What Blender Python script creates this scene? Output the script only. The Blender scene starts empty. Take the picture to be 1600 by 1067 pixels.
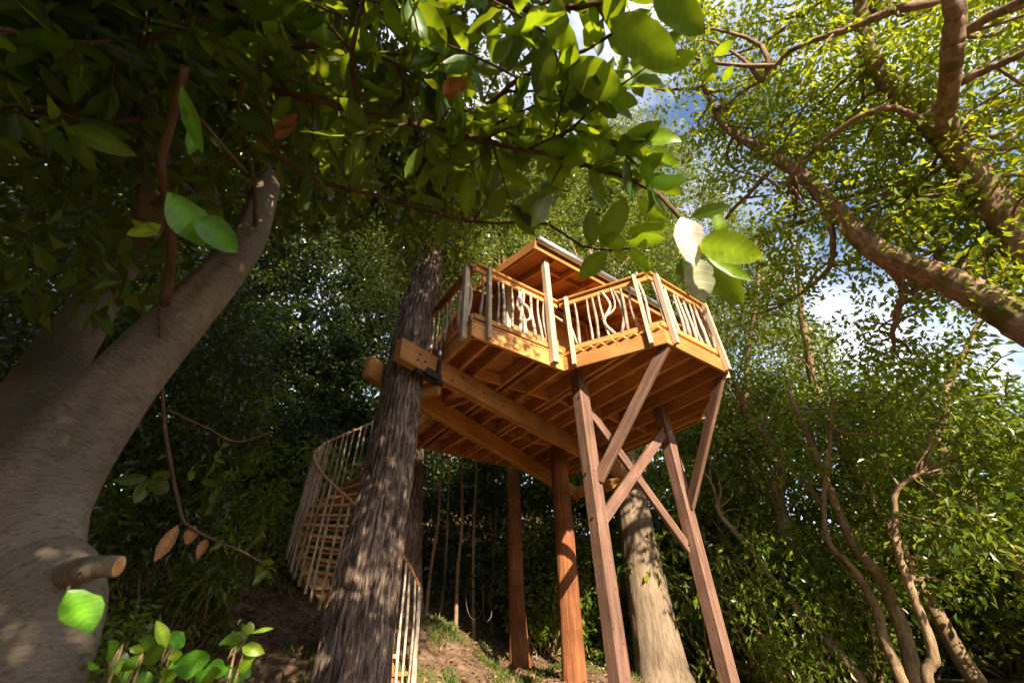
import bpy, math, random
import numpy as np
from mathutils import Matrix, Vector

# ------------------------------------------------------------------ camera
sc = bpy.context.scene
C = sc.collection
FPX, W0, H0, CAMZ = 660.0, 1600.0, 1067.0, 1.5
_z = np.array([771 - 800, -384 - 533.5, FPX]); _z /= np.linalg.norm(_z)
_fw = np.array([0, 0, 1.0]); _fy = _fw - (_fw @ _z) * _z; _fy /= np.linalg.norm(_fy)
RC = np.array([np.cross(_fy, _z), _fy, _z])          # rows: world axes seen in the camera
CAM = np.array([0, 0, CAMZ])
cd = bpy.data.cameras.new('camera'); cam = bpy.data.objects.new('camera', cd); C.objects.link(cam)
cd.lens = FPX / W0 * 36.0; cd.sensor_width = 36.0; cd.clip_start = 0.05; cd.clip_end = 2000
_r, _u, _b = RC @ [1, 0, 0], RC @ [0, -1, 0], RC @ [0, 0, -1]
cam.matrix_world = Matrix(((_r[0], _u[0], _b[0], 0), (_r[1], _u[1], _b[1], 0), (_r[2], _u[2], _b[2], CAMZ), (0, 0, 0, 1)))
cd.dof.use_dof = True; cd.dof.focus_distance = 6.5; cd.dof.aperture_fstop = 2.8
sc.camera = cam

# ------------------------------------------------------------------ sky and sun
SUN_EL = math.radians(24); SUN_DIR = np.array([0.36, -0.933])      # horizontal direction towards the sun
w = bpy.data.worlds.new('World'); sc.world = w; w.use_nodes = True
nt = w.node_tree; nt.nodes.clear()
out = nt.nodes.new('ShaderNodeOutputWorld'); bg = nt.nodes.new('ShaderNodeBackground')
sky = nt.nodes.new('ShaderNodeTexSky'); sky.sky_type = 'NISHITA'; sky.sun_disc = False
sky.sun_elevation = SUN_EL; sky.sun_rotation = math.atan2(SUN_DIR[0], SUN_DIR[1])
sky.air_density = 1.0; sky.dust_density = 0.6; sky.ozone_density = 1.6
tc = nt.nodes.new('ShaderNodeTexCoord'); nz = nt.nodes.new('ShaderNodeTexNoise')
nz.inputs['Scale'].default_value = 3.2; nz.inputs['Detail'].default_value = 7; nz.inputs['Roughness'].default_value = 0.6
rp = nt.nodes.new('ShaderNodeValToRGB'); rp.color_ramp.elements[0].position = 0.36; rp.color_ramp.elements[1].position = 0.70
mx = nt.nodes.new('ShaderNodeMix'); mx.data_type = 'RGBA'
mx.inputs['B'].default_value = (7.0, 7.0, 8.0, 1)
nt.links.new(tc.outputs['Generated'], nz.inputs['Vector']); nt.links.new(nz.outputs['Fac'], rp.inputs['Fac'])
nt.links.new(rp.outputs['Color'], mx.inputs['Factor']); nt.links.new(sky.outputs['Color'], mx.inputs['A'])
nt.links.new(mx.outputs['Result'], bg.inputs['Color']); nt.links.new(bg.outputs['Background'], out.inputs['Surface'])
bg.inputs['Strength'].default_value = 0.10
ld = bpy.data.lights.new('sun', 'SUN'); sun = bpy.data.objects.new('sun', ld); C.objects.link(sun)
ld.energy = 5.0; ld.angle = math.radians(0.53); ld.color = (1.0, 0.85, 0.63)
_sd = Vector((SUN_DIR[0] * math.cos(SUN_EL), SUN_DIR[1] * math.cos(SUN_EL), math.sin(SUN_EL)))
sun.rotation_euler = _sd.to_track_quat('Z', 'Y').to_euler(); sun.location = (5, -20, 12)
sc.view_settings.view_transform = 'Standard'; sc.view_settings.look = 'None'
sc.view_settings.exposure = 1.5; sc.view_settings.gamma = 1.0; sc.view_settings.use_curve_mapping = False
cy = sc.cycles
cy.max_bounces = 6; cy.diffuse_bounces = 4; cy.glossy_bounces = 2; cy.transmission_bounces = 4; cy.transparent_max_bounces = 4
cy.caustics_reflective = False; cy.caustics_refractive = False
cy.use_denoising = True; cy.use_adaptive_sampling = True; cy.adaptive_threshold = 0.02
sc.render.use_persistent_data = False

# ------------------------------------------------------------------ helpers
rng = np.random.default_rng(7)
TH = math.radians(36.3)
UX = np.array([math.cos(TH), math.sin(TH), 0]); VX = np.array([-math.sin(TH), math.cos(TH), 0])
ZX = np.array([0, 0, 1.0])
def uvz(u, v, z): return u * UX + v * VX + z * ZX            # the treehouse's own axes
def PT(px, py, d):                                           # point d metres out along a direction of view
    r = RC @ np.array([px - 800, py - 533.5, FPX]); return CAM + r / np.linalg.norm(r) * d
def ATY(px, py, y):
    r = RC @ np.array([px - 800, py - 533.5, FPX]); return CAM + r * (y / r[1])
def PROJ(p):
    c = (np.asarray(p, float) - CAM) @ RC
    zc = np.where(np.abs(c[..., 2]) < 1e-6, 1e-6, c[..., 2])
    return 800 + FPX * c[..., 0] / zc, 533.5 + FPX * c[..., 1] / zc, c[..., 2]
def nrm(a): return a / np.maximum(np.linalg.norm(a, axis=-1, keepdims=True), 1e-9)

def tag(o, label=None, cat=None, group=None, kind=None):
    if label: o['label'] = label
    if cat: o['category'] = cat
    if group: o['group'] = group
    if kind: o['kind'] = kind
    return o
def empty(name, loc=(0, 0, 0)):
    o = bpy.data.objects.new(name, None); C.objects.link(o); o.location = Vector(loc); o.empty_display_size = 0.2
    return o
def link(name, me, parent=None, world=None):
    o = bpy.data.objects.new(name, me); C.objects.link(o)
    if parent is not None:
        o.parent = parent
        o.matrix_parent_inverse = Matrix.LocRotScale(wloc(parent), None, None).inverted() if parent.type == 'EMPTY' else world_of(parent).inverted()
    if world is not None: o.matrix_basis = world
    WM[o.name] = world if world is not None else Matrix.Identity(4)
    return o
WM = {}
def wloc(o): return o.location
def world_of(o): return WM.get(o.name, Matrix.Identity(4))
def raw_mesh(name, verts, faces, mat, smooth=False):
    """verts (n,3), faces (m,k) one face size"""
    me = bpy.data.meshes.new(name)
    verts = np.asarray(verts, np.float32); faces = np.asarray(faces, np.int32)
    m, k = faces.shape
    me.vertices.add(len(verts)); me.vertices.foreach_set('co', verts.ravel())
    me.loops.add(m * k); me.loops.foreach_set('vertex_index', faces.ravel())
    me.polygons.add(m); me.polygons.foreach_set('loop_start', np.arange(0, m * k, k, dtype=np.int32))
    me.polygons.foreach_set('use_smooth', np.full(m, smooth))
    me.update(calc_edges=True)
    if mat: me.materials.append(mat)
    return me

# ------------------------------------------------------------------ materials
def new_mat(name):
    m = bpy.data.materials.new(name); m.use_nodes = True; t = m.node_tree; t.nodes.clear()
    o = t.nodes.new('ShaderNodeOutputMaterial'); return m, t, o
def node(t, typ, **kw):
    n = t.nodes.new(typ)
    for k, v in kw.items():
        if k.startswith('_'): setattr(n, k[1:], v)
        else: n.inputs[k.replace('__', ' ')].default_value = v
    return n
def ramp(t, stops):
    r = t.nodes.new('ShaderNodeValToRGB'); e = r.color_ramp.elements
    while len(e) < len(stops): e.new(0.5)
    for el, (p, c) in zip(e, stops): el.position = p; el.color = (*c, 1)
    return r
def wood_mat(name, c1, c2, c3, rough=0.6, vary=0.25, grain=34):
    m, t, o = new_mat(name); L = t.links.new
    tc = node(t, 'ShaderNodeTexCoord'); oi = node(t, 'ShaderNodeObjectInfo')
    add = node(t, 'ShaderNodeVectorMath', _operation='ADD'); sclv = node(t, 'ShaderNodeVectorMath', _operation='SCALE'); sclv.inputs['Scale'].default_value = 37.0
    comb = node(t, 'ShaderNodeCombineXYZ'); L(oi.outputs['Random'], comb.inputs[0]); L(oi.outputs['Random'], comb.inputs[1]); L(oi.outputs['Random'], comb.inputs[2])
    L(comb.outputs[0], sclv.inputs[0]); L(tc.outputs['Object'], add.inputs[0]); L(sclv.outputs[0], add.inputs[1])
    mp = node(t, 'ShaderNodeMapping'); mp.inputs['Scale'].default_value = (1.6, grain, grain); L(add.outputs[0], mp.inputs['Vector'])
    n1 = node(t, 'ShaderNodeTexNoise', Scale=1.0, Detail=6.0, Roughness=0.65, Distortion=0.4); L(mp.outputs[0], n1.inputs['Vector'])
    n2 = node(t, 'ShaderNodeTexNoise', Scale=2.3, Detail=3.0); L(add.outputs[0], n2.inputs['Vector'])
    vo = node(t, 'ShaderNodeTexVoronoi', Scale=6.5); mp2 = node(t, 'ShaderNodeMapping'); mp2.inputs['Scale'].default_value = (1.0, 2.2, 2.2)
    L(add.outputs[0], mp2.inputs['Vector']); L(mp2.outputs[0], vo.inputs['Vector'])
    knot = node(t, 'ShaderNodeMapRange'); knot.inputs['From Min'].default_value = 0.05; knot.inputs['From Max'].default_value = 0.13; L(vo.outputs['Distance'], knot.inputs['Value'])
    cr = ramp(t, [(0.25, c1), (0.5, c2), (0.75, c3)]); L(n1.outputs['Fac'], cr.inputs['Fac'])
    hs = node(t, 'ShaderNodeHueSaturation'); L(cr.outputs[0], hs.inputs['Color'])
    v1 = node(t, 'ShaderNodeMapRange'); v1.inputs['To Min'].default_value = 1 - vary; v1.inputs['To Max'].default_value = 1 + vary; L(oi.outputs['Random'], v1.inputs['Value'])
    v2 = node(t, 'ShaderNodeMapRange'); v2.inputs['From Min'].default_value = 0.3; v2.inputs['From Max'].default_value = 0.7; v2.inputs['To Min'].default_value = 0.8; v2.inputs['To Max'].default_value = 1.15; L(n2.outputs['Fac'], v2.inputs['Value'])
    mu = node(t, 'ShaderNodeMath', _operation='MULTIPLY'); L(v1.outputs[0], mu.inputs[0]); L(v2.outputs[0], mu.inputs[1]); L(mu.outputs[0], hs.inputs['Value'])
    kx = node(t, 'ShaderNodeMix', _data_type='RGBA'); kx.inputs['A'].default_value = tuple(x * 0.3 for x in c1) + (1,); L(knot.outputs[0], kx.inputs['Factor']); L(hs.outputs[0], kx.inputs['B'])
    p = node(t, 'ShaderNodeBsdfPrincipled', Roughness=rough); p.inputs['Specular IOR Level'].default_value = 0.3
    L(kx.outputs['Result'], p.inputs['Base Color'])
    b = node(t, 'ShaderNodeBump', Strength=0.25, Distance=0.004); L(n1.outputs['Fac'], b.inputs['Height']); L(b.outputs[0], p.inputs['Normal'])
    L(p.outputs[0], o.inputs['Surface']); return m
def bark_mat(name, c1, c2, c3, around=9, along=2.2, bump=0.8, moss=None, cut=0.2):
    """'bark' attribute = (cos*r, sin*r, length) in metres"""
    m, t, o = new_mat(name); L = t.links.new
    at = node(t, 'ShaderNodeAttribute', _attribute_name='bark')
    mp = node(t, 'ShaderNodeMapping'); mp.inputs['Scale'].default_value = (around, around, along); L(at.outputs['Vector'], mp.inputs['Vector'])
    n1 = node(t, 'ShaderNodeTexNoise', Scale=1.0, Detail=8.0, Roughness=0.7, Distortion=0.5); L(mp.outputs[0], n1.inputs['Vector'])
    n2 = node(t, 'ShaderNodeTexNoise', Scale=1.7, Detail=4.0); L(at.outputs['Vector'], n2.inputs['Vector'])
    cr = ramp(t, [(0.5 - cut, c1), (0.5, c2), (0.5 + cut, c3)]); L(n1.outputs['Fac'], cr.inputs['Fac'])
    mrr = node(t, 'ShaderNodeMapRange'); mrr.inputs['From Min'].default_value = 0.35; mrr.inputs['From Max'].default_value = 0.65; mrr.inputs['To Min'].default_value = 0.65; mrr.inputs['To Max'].default_value = 1.2; L(n2.outputs['Fac'], mrr.inputs['Value'])
    hs = node(t, 'ShaderNodeHueSaturation'); L(cr.outputs[0], hs.inputs['Color']); L(mrr.outputs[0], hs.inputs['Value'])
    col = hs.outputs[0]
    if moss:
        mf = node(t, 'ShaderNodeMapRange'); mf.inputs['From Min'].default_value = 0.52; mf.inputs['From Max'].default_value = 0.64; L(n2.outputs['Fac'], mf.inputs['Value'])
        mm = node(t, 'ShaderNodeMix', _data_type='RGBA'); mm.inputs['B'].default_value = (*moss, 1); L(mf.outputs[0], mm.inputs['Factor']); L(col, mm.inputs['A']); col = mm.outputs['Result']
    p = node(t, 'ShaderNodeBsdfPrincipled', Roughness=0.85); p.inputs['Specular IOR Level'].default_value = 0.2
    L(col, p.inputs['Base Color'])
    b = node(t, 'ShaderNodeBump', Strength=bump, Distance=0.02); L(n1.outputs['Fac'], b.inputs['Height']); L(b.outputs[0], p.inputs['Normal'])
    L(p.outputs[0], o.inputs['Surface']); return m
def leaf_mat(name, dark, mid, light, trans, fac=0.42, rough=0.42, spec=0.4, perobj=False):
    m, t, o = new_mat(name); L = t.links.new
    if perobj: g = node(t, 'ShaderNodeObjectInfo'); src = g.outputs['Random']
    else: g = node(t, 'ShaderNodeNewGeometry'); src = g.outputs['Random Per Island']
    cr = ramp(t, [(0.0, dark), (0.55, mid), (1.0, light)]); L(src, cr.inputs['Fac'])
    col = cr.outputs[0]
    if perobj:
        tc = node(t, 'ShaderNodeTexCoord'); nz = node(t, 'ShaderNodeTexNoise', Scale=18.0, Detail=4.0); L(tc.outputs['Object'], nz.inputs['Vector'])
        vr = node(t, 'ShaderNodeMapRange'); vr.inputs['From Min'].default_value = 0.3; vr.inputs['From Max'].default_value = 0.7; vr.inputs['To Min'].default_value = 0.75; vr.inputs['To Max'].default_value = 1.25; L(nz.outputs['Fac'], vr.inputs['Value'])
        sx = node(t, 'ShaderNodeSeparateXYZ'); L(tc.outputs['Object'], sx.inputs[0])
        ab = node(t, 'ShaderNodeMath', _operation='ABSOLUTE'); L(sx.outputs[1], ab.inputs[0])
        mr = node(t, 'ShaderNodeMapRange'); mr.inputs['From Min'].default_value = 0.004; mr.inputs['From Max'].default_value = 0.016; mr.inputs['To Min'].default_value = 1.5; mr.inputs['To Max'].default_value = 1.0; L(ab.outputs[0], mr.inputs['Value'])
        vx = node(t, 'ShaderNodeMath', _operation='MULTIPLY_ADD'); vx.inputs[1].default_value = -0.8; L(ab.outputs[0], vx.inputs[0]); L(sx.outputs[0], vx.inputs[2])
        vs = node(t, 'ShaderNodeMath', _operation='MULTIPLY'); vs.inputs[1].default_value = 330.0; L(vx.outputs[0], vs.inputs[0])
        sn = node(t, 'ShaderNodeMath', _operation='SINE'); L(vs.outputs[0], sn.inputs[0])
        vm = node(t, 'ShaderNodeMapRange'); vm.inputs['From Min'].default_value = 0.82; vm.inputs['From Max'].default_value = 1.0; vm.inputs['To Min'].default_value = 1.0; vm.inputs['To Max'].default_value = 1.4; L(sn.outputs[0], vm.inputs['Value'])
        m0 = node(t, 'ShaderNodeMath', _operation='MULTIPLY'); L(vm.outputs[0], m0.inputs[0]); L(vr.outputs[0], m0.inputs[1])
        mu = node(t, 'ShaderNodeMath', _operation='MULTIPLY'); L(m0.outputs[0], mu.inputs[0]); L(mr.outputs[0], mu.inputs[1])
        hs = node(t, 'ShaderNodeHueSaturation'); L(col, hs.inputs['Color']); L(mu.outputs[0], hs.inputs['Value']); col = hs.outputs[0]
        oa = node(t, 'ShaderNodeVectorMath', _operation='ADD'); oc = node(t, 'ShaderNodeCombineXYZ'); L(src, oc.inputs[2]); L(tc.outputs['Object'], oa.inputs[0]); L(oc.outputs[0], oa.inputs[1])
        ns = node(t, 'ShaderNodeTexNoise', Scale=38.0, Detail=3.0); L(oa.outputs[0], ns.inputs['Vector'])
        sp = node(t, 'ShaderNodeMapRange'); sp.inputs['From Min'].default_value = 0.66; sp.inputs['From Max'].default_value = 0.74; sp.inputs['To Max'].default_value = 0.7; L(ns.outputs['Fac'], sp.inputs['Value'])
        sm = node(t, 'ShaderNodeMix', _data_type='RGBA'); sm.inputs['B'].default_value = (0.10, 0.05, 0.015, 1); L(sp.outputs[0], sm.inputs['Factor']); L(col, sm.inputs['A']); col = sm.outputs['Result']
    p = node(t, 'ShaderNodeBsdfPrincipled', Roughness=rough); p.inputs['Specular IOR Level'].default_value = spec; L(col, p.inputs['Base Color'])
    tr = node(t, 'ShaderNodeBsdfTranslucent')
    tm = node(t, 'ShaderNodeMix', _data_type='RGBA', _blend_type='MIX'); tm.inputs['Factor'].default_value = 0.65; tm.inputs['B'].default_value = (*trans, 1); L(col, tm.inputs['A']); L(tm.outputs['Result'], tr.inputs['Color'])
    mx = node(t, 'ShaderNodeMixShader', Fac=fac); L(p.outputs[0], mx.inputs[1]); L(tr.outputs[0], mx.inputs[2])
    L(mx.outputs[0], o.inputs['Surface']); return m
def plain_mat(name, col, rough=0.5, metal=0.0):
    m, t, o = new_mat(name); p = node(t, 'ShaderNodeBsdfPrincipled', Roughness=rough, Metallic=metal); p.inputs['Base Color'].default_value = (*col, 1)
    tc = node(t, 'ShaderNodeTexCoord'); nz = node(t, 'ShaderNodeTexNoise', Scale=14.0, Detail=4.0); t.links.new(tc.outputs['Object'], nz.inputs['Vector'])
    mr = node(t, 'ShaderNodeMapRange'); mr.inputs['To Min'].default_value = rough * 0.7; mr.inputs['To Max'].default_value = min(1, rough * 1.3); t.links.new(nz.outputs['Fac'], mr.inputs['Value']); t.links.new(mr.outputs[0], p.inputs['Roughness'])
    t.links.new(p.outputs[0], o.inputs['Surface']); return m

M_CEDAR = wood_mat('cedar_boards', (0.33, 0.13, 0.036), (0.50, 0.225, 0.064), (0.62, 0.315, 0.105), vary=0.34)
M_PLANK = wood_mat('deck_planks', (0.48, 0.22, 0.066), (0.66, 0.335, 0.105), (0.76, 0.43, 0.16), vary=0.3)
M_PLY = wood_mat('roof_sheathing', (0.40, 0.16, 0.045), (0.50, 0.22, 0.065), (0.58, 0.27, 0.09), vary=0.12, grain=14)
M_SIDE = wood_mat('cabin_siding', (0.26, 0.10, 0.03), (0.40, 0.165, 0.05), (0.5, 0.23, 0.075))
M_RAILPOST = wood_mat('rail_timber', (0.38, 0.26, 0.165), (0.52, 0.40, 0.29), (0.60, 0.50, 0.40), vary=0.18)
M_POST = wood_mat('stained_posts', (0.075, 0.038, 0.026), (0.16, 0.086, 0.06), (0.25, 0.15, 0.11), vary=0.15, grain=26)
M_STICK = wood_mat('peeled_sticks', (0.17, 0.115, 0.075), (0.42, 0.34, 0.265), (0.57, 0.50, 0.41), vary=0.35, grain=12)
M_STAIR = wood_mat('stair_timber', (0.32, 0.15, 0.05), (0.46, 0.24, 0.09), (0.56, 0.34, 0.15))
M_STEEL = plain_mat('galvanised_steel', (0.55, 0.57, 0.6), 0.35, 0.9)
M_IRON = plain_mat('black_iron', (0.02, 0.02, 0.022), 0.5, 0.3)
M_ROOF = plain_mat('roofing_felt', (0.05, 0.045, 0.04), 0.9)
B_FIR = bark_mat('furrowed_bark', (0.024, 0.017, 0.013), (0.14, 0.098, 0.075), (0.36, 0.265, 0.21), around=40, along=5.0, bump=1.0, cut=0.12)
B_CEDAR = bark_mat('red_cedar_bark', (0.10, 0.036, 0.016), (0.25, 0.092, 0.036), (0.38, 0.155, 0.068), around=34, along=1.6)
B_PALE = bark_mat('pale_bark', (0.09, 0.06, 0.038), (0.22, 0.16, 0.11), (0.33, 0.26, 0.19), around=26, along=2.2)
B_LAUREL = bark_mat('smooth_bark', (0.06, 0.046, 0.032), (0.175, 0.142, 0.105), (0.21, 0.172, 0.13), around=24, along=120, bump=0.2)
B_OAK = bark_mat('mossy_bark', (0.09, 0.055, 0.036), (0.26, 0.17, 0.11), (0.42, 0.30, 0.21), around=16, along=9, bump=0.9, moss=(0.10, 0.085, 0.02))
B_STEM = bark_mat('stem_bark', (0.12, 0.075, 0.04), (0.26, 0.175, 0.10), (0.40, 0.29, 0.18), around=30, along=6, bump=0.5)
B_TWIG = bark_mat('twig_bark', (0.05, 0.028, 0.018), (0.11, 0.065, 0.04), (0.18, 0.11, 0.07), around=40, along=10, bump=0.3)
L_NEAR = leaf_mat('laurel_leaves', (0.02, 0.058, 0.007), (0.05, 0.12, 0.009), (0.11, 0.20, 0.012), (0.42, 0.52, 0.008), fac=0.5, rough=0.3, spec=0.5, perobj=True)
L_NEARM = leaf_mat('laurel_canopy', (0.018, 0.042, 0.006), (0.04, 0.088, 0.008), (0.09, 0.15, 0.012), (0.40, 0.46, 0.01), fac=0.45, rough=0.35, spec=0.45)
L_GLARE = leaf_mat('sun_glare_leaf', (0.56, 0.52, 0.46), (0.60, 0.555, 0.50), (0.64, 0.58, 0.53), (0.6, 0.6, 0.4), fac=0.15, rough=0.35, perobj=True)  # pale base colour paints the sun's glare on a glossy leaf
L_PALE2 = leaf_mat('pale_green_leaf', (0.26, 0.30, 0.19), (0.30, 0.33, 0.22), (0.33, 0.36, 0.25), (0.4, 0.45, 0.25), fac=0.2, rough=0.35, perobj=True)
L_GRN = leaf_mat('fresh_leaf', (0.06, 0.20, 0.012), (0.09, 0.26, 0.015), (0.14, 0.30, 0.02), (0.25, 0.5, 0.01), fac=0.45, rough=0.35, perobj=True)
L_YEL = leaf_mat('yellow_leaf', (0.12, 0.22, 0.008), (0.16, 0.27, 0.010), (0.22, 0.31, 0.012), (0.45, 0.55, 0.01), fac=0.5, rough=0.35, perobj=True)
L_DEAD = leaf_mat('dead_leaf', (0.18, 0.07, 0.025), (0.26, 0.11, 0.04), (0.34, 0.16, 0.06), (0.3, 0.12, 0.03), fac=0.25, rough=0.7, perobj=True)
L_OAK = leaf_mat('sunny_leaves', (0.05, 0.11, 0.008), (0.13, 0.21, 0.011), (0.28, 0.32, 0.015), (0.60, 0.64, 0.012), fac=0.52)
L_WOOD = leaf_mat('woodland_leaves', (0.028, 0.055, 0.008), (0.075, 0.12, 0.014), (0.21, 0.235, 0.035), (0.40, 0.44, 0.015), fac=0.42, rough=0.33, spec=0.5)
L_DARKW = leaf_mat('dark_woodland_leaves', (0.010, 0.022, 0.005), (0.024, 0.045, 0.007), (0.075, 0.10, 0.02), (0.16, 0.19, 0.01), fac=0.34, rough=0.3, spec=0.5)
L_SHRUB = leaf_mat('shrub_leaves', (0.03, 0.068, 0.009), (0.085, 0.15, 0.014), (0.23, 0.265, 0.022), (0.46, 0.52, 0.015), fac=0.44, rough=0.33, spec=0.5)
L_LITTER = leaf_mat('leaf_litter', (0.12, 0.06, 0.025), (0.24, 0.13, 0.06), (0.36, 0.23, 0.12), (0.2, 0.1, 0.03), fac=0.1, rough=0.8)
L_GRASS = leaf_mat('grass_blades', (0.05, 0.09, 0.015), (0.09, 0.14, 0.02), (0.16, 0.19, 0.03), (0.3, 0.32, 0.03), fac=0.35, rough=0.5)

# ------------------------------------------------------------------ tubes, boards, leaves
def frames(P):
    T = np.gradient(P, axis=0); T = nrm(T)
    n = np.cross(T[0], [0, 0, 1.0]); 
    if np.linalg.norm(n) < 0.1: n = np.cross(T[0], [0, 1.0, 0])
    n /= np.linalg.norm(n); N = [n]
    for i in range(1, len(P)):
        n = N[-1] - (N[-1] @ T[i]) * T[i]; N.append(n / np.linalg.norm(n))
    N = np.array(N); return T, N, np.cross(T, N)
def resample(pts, rad, n):
    """smooth polyline (Catmull-Rom) with n samples"""
    P = np.asarray(pts, float); r = np.asarray(rad, float); k = len(P)
    if k == 2: P = np.array([P[0], (P[0] + P[1]) / 2, P[1]]); r = np.array([r[0], (r[0] + r[1]) / 2, r[1]]); k = 3
    Pe = np.vstack([2 * P[0] - P[1], P, 2 * P[-1] - P[-2]])
    t = np.linspace(0, k - 1 - 1e-6, n); i = t.astype(int); f = (t - i)[:, None]
    a, b, c, d = Pe[i], Pe[i + 1], Pe[i + 2], Pe[i + 3]
    Q = 0.5 * ((2 * b) + (c - a) * f + (2 * a - 5 * b + 4 * c - d) * f ** 2 + (3 * b - a - 3 * c + d) * f ** 3)
    return Q, np.interp(t, np.arange(k), r)
def tube_arrays(P, r, sides, disp=None):
    P = np.asarray(P, float); r = np.asarray(r, float); n = len(P)
    T, N, B = frames(P)
    th = np.linspace(0, 2 * np.pi, sides, endpoint=False)
    s = np.concatenate([[0], np.cumsum(np.linalg.norm(np.diff(P, axis=0), axis=1))])
    rr = r[:, None] * np.ones((1, sides))
    if disp is not None: rr = disp(th[None, :], s[:, None], rr)
    V = P[:, None, :] + rr[..., None] * (np.cos(th)[None, :, None] * N[:, None, :] + np.sin(th)[None, :, None] * B[:, None, :])
    att = np.stack([np.cos(th)[None, :] * r[:, None], np.sin(th)[None, :] * r[:, None], np.repeat(s[:, None], sides, 1)], -1)
    i = np.arange(n - 1)[:, None] * sides; j = np.arange(sides)[None, :]; j2 = (j + 1) % sides
    F = np.stack([i + j, i + j2, i + sides + j2, i + sides + j], -1).reshape(-1, 4)
    V = np.vstack([V.reshape(-1, 3), P[:1], P[-1:]]); att = np.vstack([att.reshape(-1, 3), [[0, 0, 0]], [[0, 0, s[-1]]]])
    j = np.arange(sides); c0, c1 = n * sides, n * sides + 1
    F = np.vstack([F, np.stack([np.full(sides, c0), (j + 1) % sides, j, np.full(sides, c0)], -1)[:, [0, 1, 2, 2]],
                   np.stack([np.full(sides, c1), (n - 1) * sides + j, (n - 1) * sides + (j + 1) % sides, (n - 1) * sides + (j + 1) % sides], -1)])
    return V, F, att
def tri_fix(F):
    """quads with a repeated last index become triangles: return a triangle array"""
    q = F[F[:, 2] != F[:, 3]]; t = F[F[:, 2] == F[:, 3]][:, :3]
    return np.vstack([q[:, [0, 1, 2]], q[:, [0, 2, 3]], t])
def tubes_mesh(name, tubes, mat):
    """tubes: list of (P, r, sides[, disp]) joined into one mesh (one tree's wood)"""
    Vs, Fs, As, o = [], [], [], 0
    for tb in tubes:
        V, F, a = tube_arrays(tb[0], tb[1], tb[2], tb[3] if len(tb) > 3 else None)
        Vs.append(V); Fs.append(tri_fix(F) + o); As.append(a); o += len(V)
    me = raw_mesh(name, np.vstack(Vs), np.vstack(Fs), mat, True)
    at = me.attributes.new('bark', 'FLOAT_VECTOR', 'POINT'); at.data.foreach_set('vector', np.vstack(As).astype(np.float32).ravel())
    return me
_bm = {}
def board(name, p0, p1, wdt, hgt, mat, parent, up=(0, 0, 1), ch=0.004, roll=0.0):
    """a sawn board from p0 to p1; wdt across, hgt along 'up'; long edges eased"""
    p0 = np.asarray(p0, float); p1 = np.asarray(p1, float); L = np.linalg.norm(p1 - p0); x = (p1 - p0) / L
    up = np.asarray(up, float); y = np.cross(up, x); y /= np.linalg.norm(y); z = np.cross(x, y)
    if roll: y, z = math.cos(roll) * y + math.sin(roll) * z, math.cos(roll) * z - math.sin(roll) * y
    key = (round(L, 3), round(wdt, 4), round(hgt, 4), mat.name, ch)
    me = _bm.get(key)
    if me is None:
        a, b = wdt / 2, hgt / 2; ch = min(ch, a * 0.4, b * 0.4)
        sec = [(-a + ch, -b), (a - ch, -b), (a, -b + ch), (a, b - ch), (a - ch, b), (-a + ch, b), (-a, b - ch), (-a, -b + ch)]
        V = [(-L / 2, q[0], q[1]) for q in sec] + [(L / 2, q[0], q[1]) for q in sec]
        me = bpy.data.meshes.new(name)
        me.from_pydata(V, [], [tuple(range(7, -1, -1)), tuple(range(8, 16))] + [(i, (i + 1) % 8, 8 + (i + 1) % 8, 8 + i) for i in range(8)])
        me.materials.append(mat); _bm[key] = me
    c = (p0 + p1) / 2
    mw = Matrix(((x[0], y[0], z[0], c[0]), (x[1], y[1], z[1], c[1]), (x[2], y[2], z[2], c[2]), (0, 0, 0, 1)))
    return link(name, me, parent, mw)
def leaf_arrays(base, ax, nor, ln, wd, detail=0, curl=0.15):
    """many leaves at once: base (n,3), unit axis, approximate normal, length, width"""
    n = len(base); ax = nrm(ax); side = nrm(np.cross(nor, ax)); nor = nrm(np.cross(ax, side))
    ln = np.broadcast_to(ln, n)[:, None]; wd = np.broadcast_to(wd, n)[:, None]
    if detail == 0:
        V = np.stack([base, base + ax * ln * 0.5 - side * wd * 0.5 + nor * wd * 0.18, base + ax * ln - nor * ln * curl, base + ax * ln * 0.5 + side * wd * 0.5 + nor * wd * 0.18], 1)
        T = np.array([[0, 1, 2], [0, 2, 3]])
    else:
        prof = [(0.0, 0.0), (0.22, 0.72), (0.5, 1.0), (0.78, 0.78), (1.0, 0.0)]
        vs = []
        for s, q in prof[1:-1]:
            c = base + ax * ln * s - nor * ln * curl * s * s
            vs += [c - side * wd * 0.5 * q + nor * wd * 0.16 * q, c, c + side * wd * 0.5 * q + nor * wd * 0.16 * q]
        V = np.stack([base] + vs + [base + ax * ln - nor * ln * curl], 1)       # 11 verts
        T = np.array([[0, 1, 2], [0, 2, 3], [1, 4, 5], [1, 5, 2], [2, 5, 6], [2, 6, 3], [4, 7, 8], [4, 8, 5], [5, 8, 9], [5, 9, 6], [7, 10, 8], [8, 10, 9]])
    k = V.shape[1]
    F = (np.arange(n)[:, None, None] * k + T[None]).reshape(-1, 3)
    return V.reshape(-1, 3), F
def leaves_mesh(name, base, ax, nor, ln, wd, mat, detail=0, curl=0.15):
    V, F = leaf_arrays(base, ax, nor, ln, wd, detail, curl)
    return raw_mesh(name, V, F, mat, detail > 0)
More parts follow.
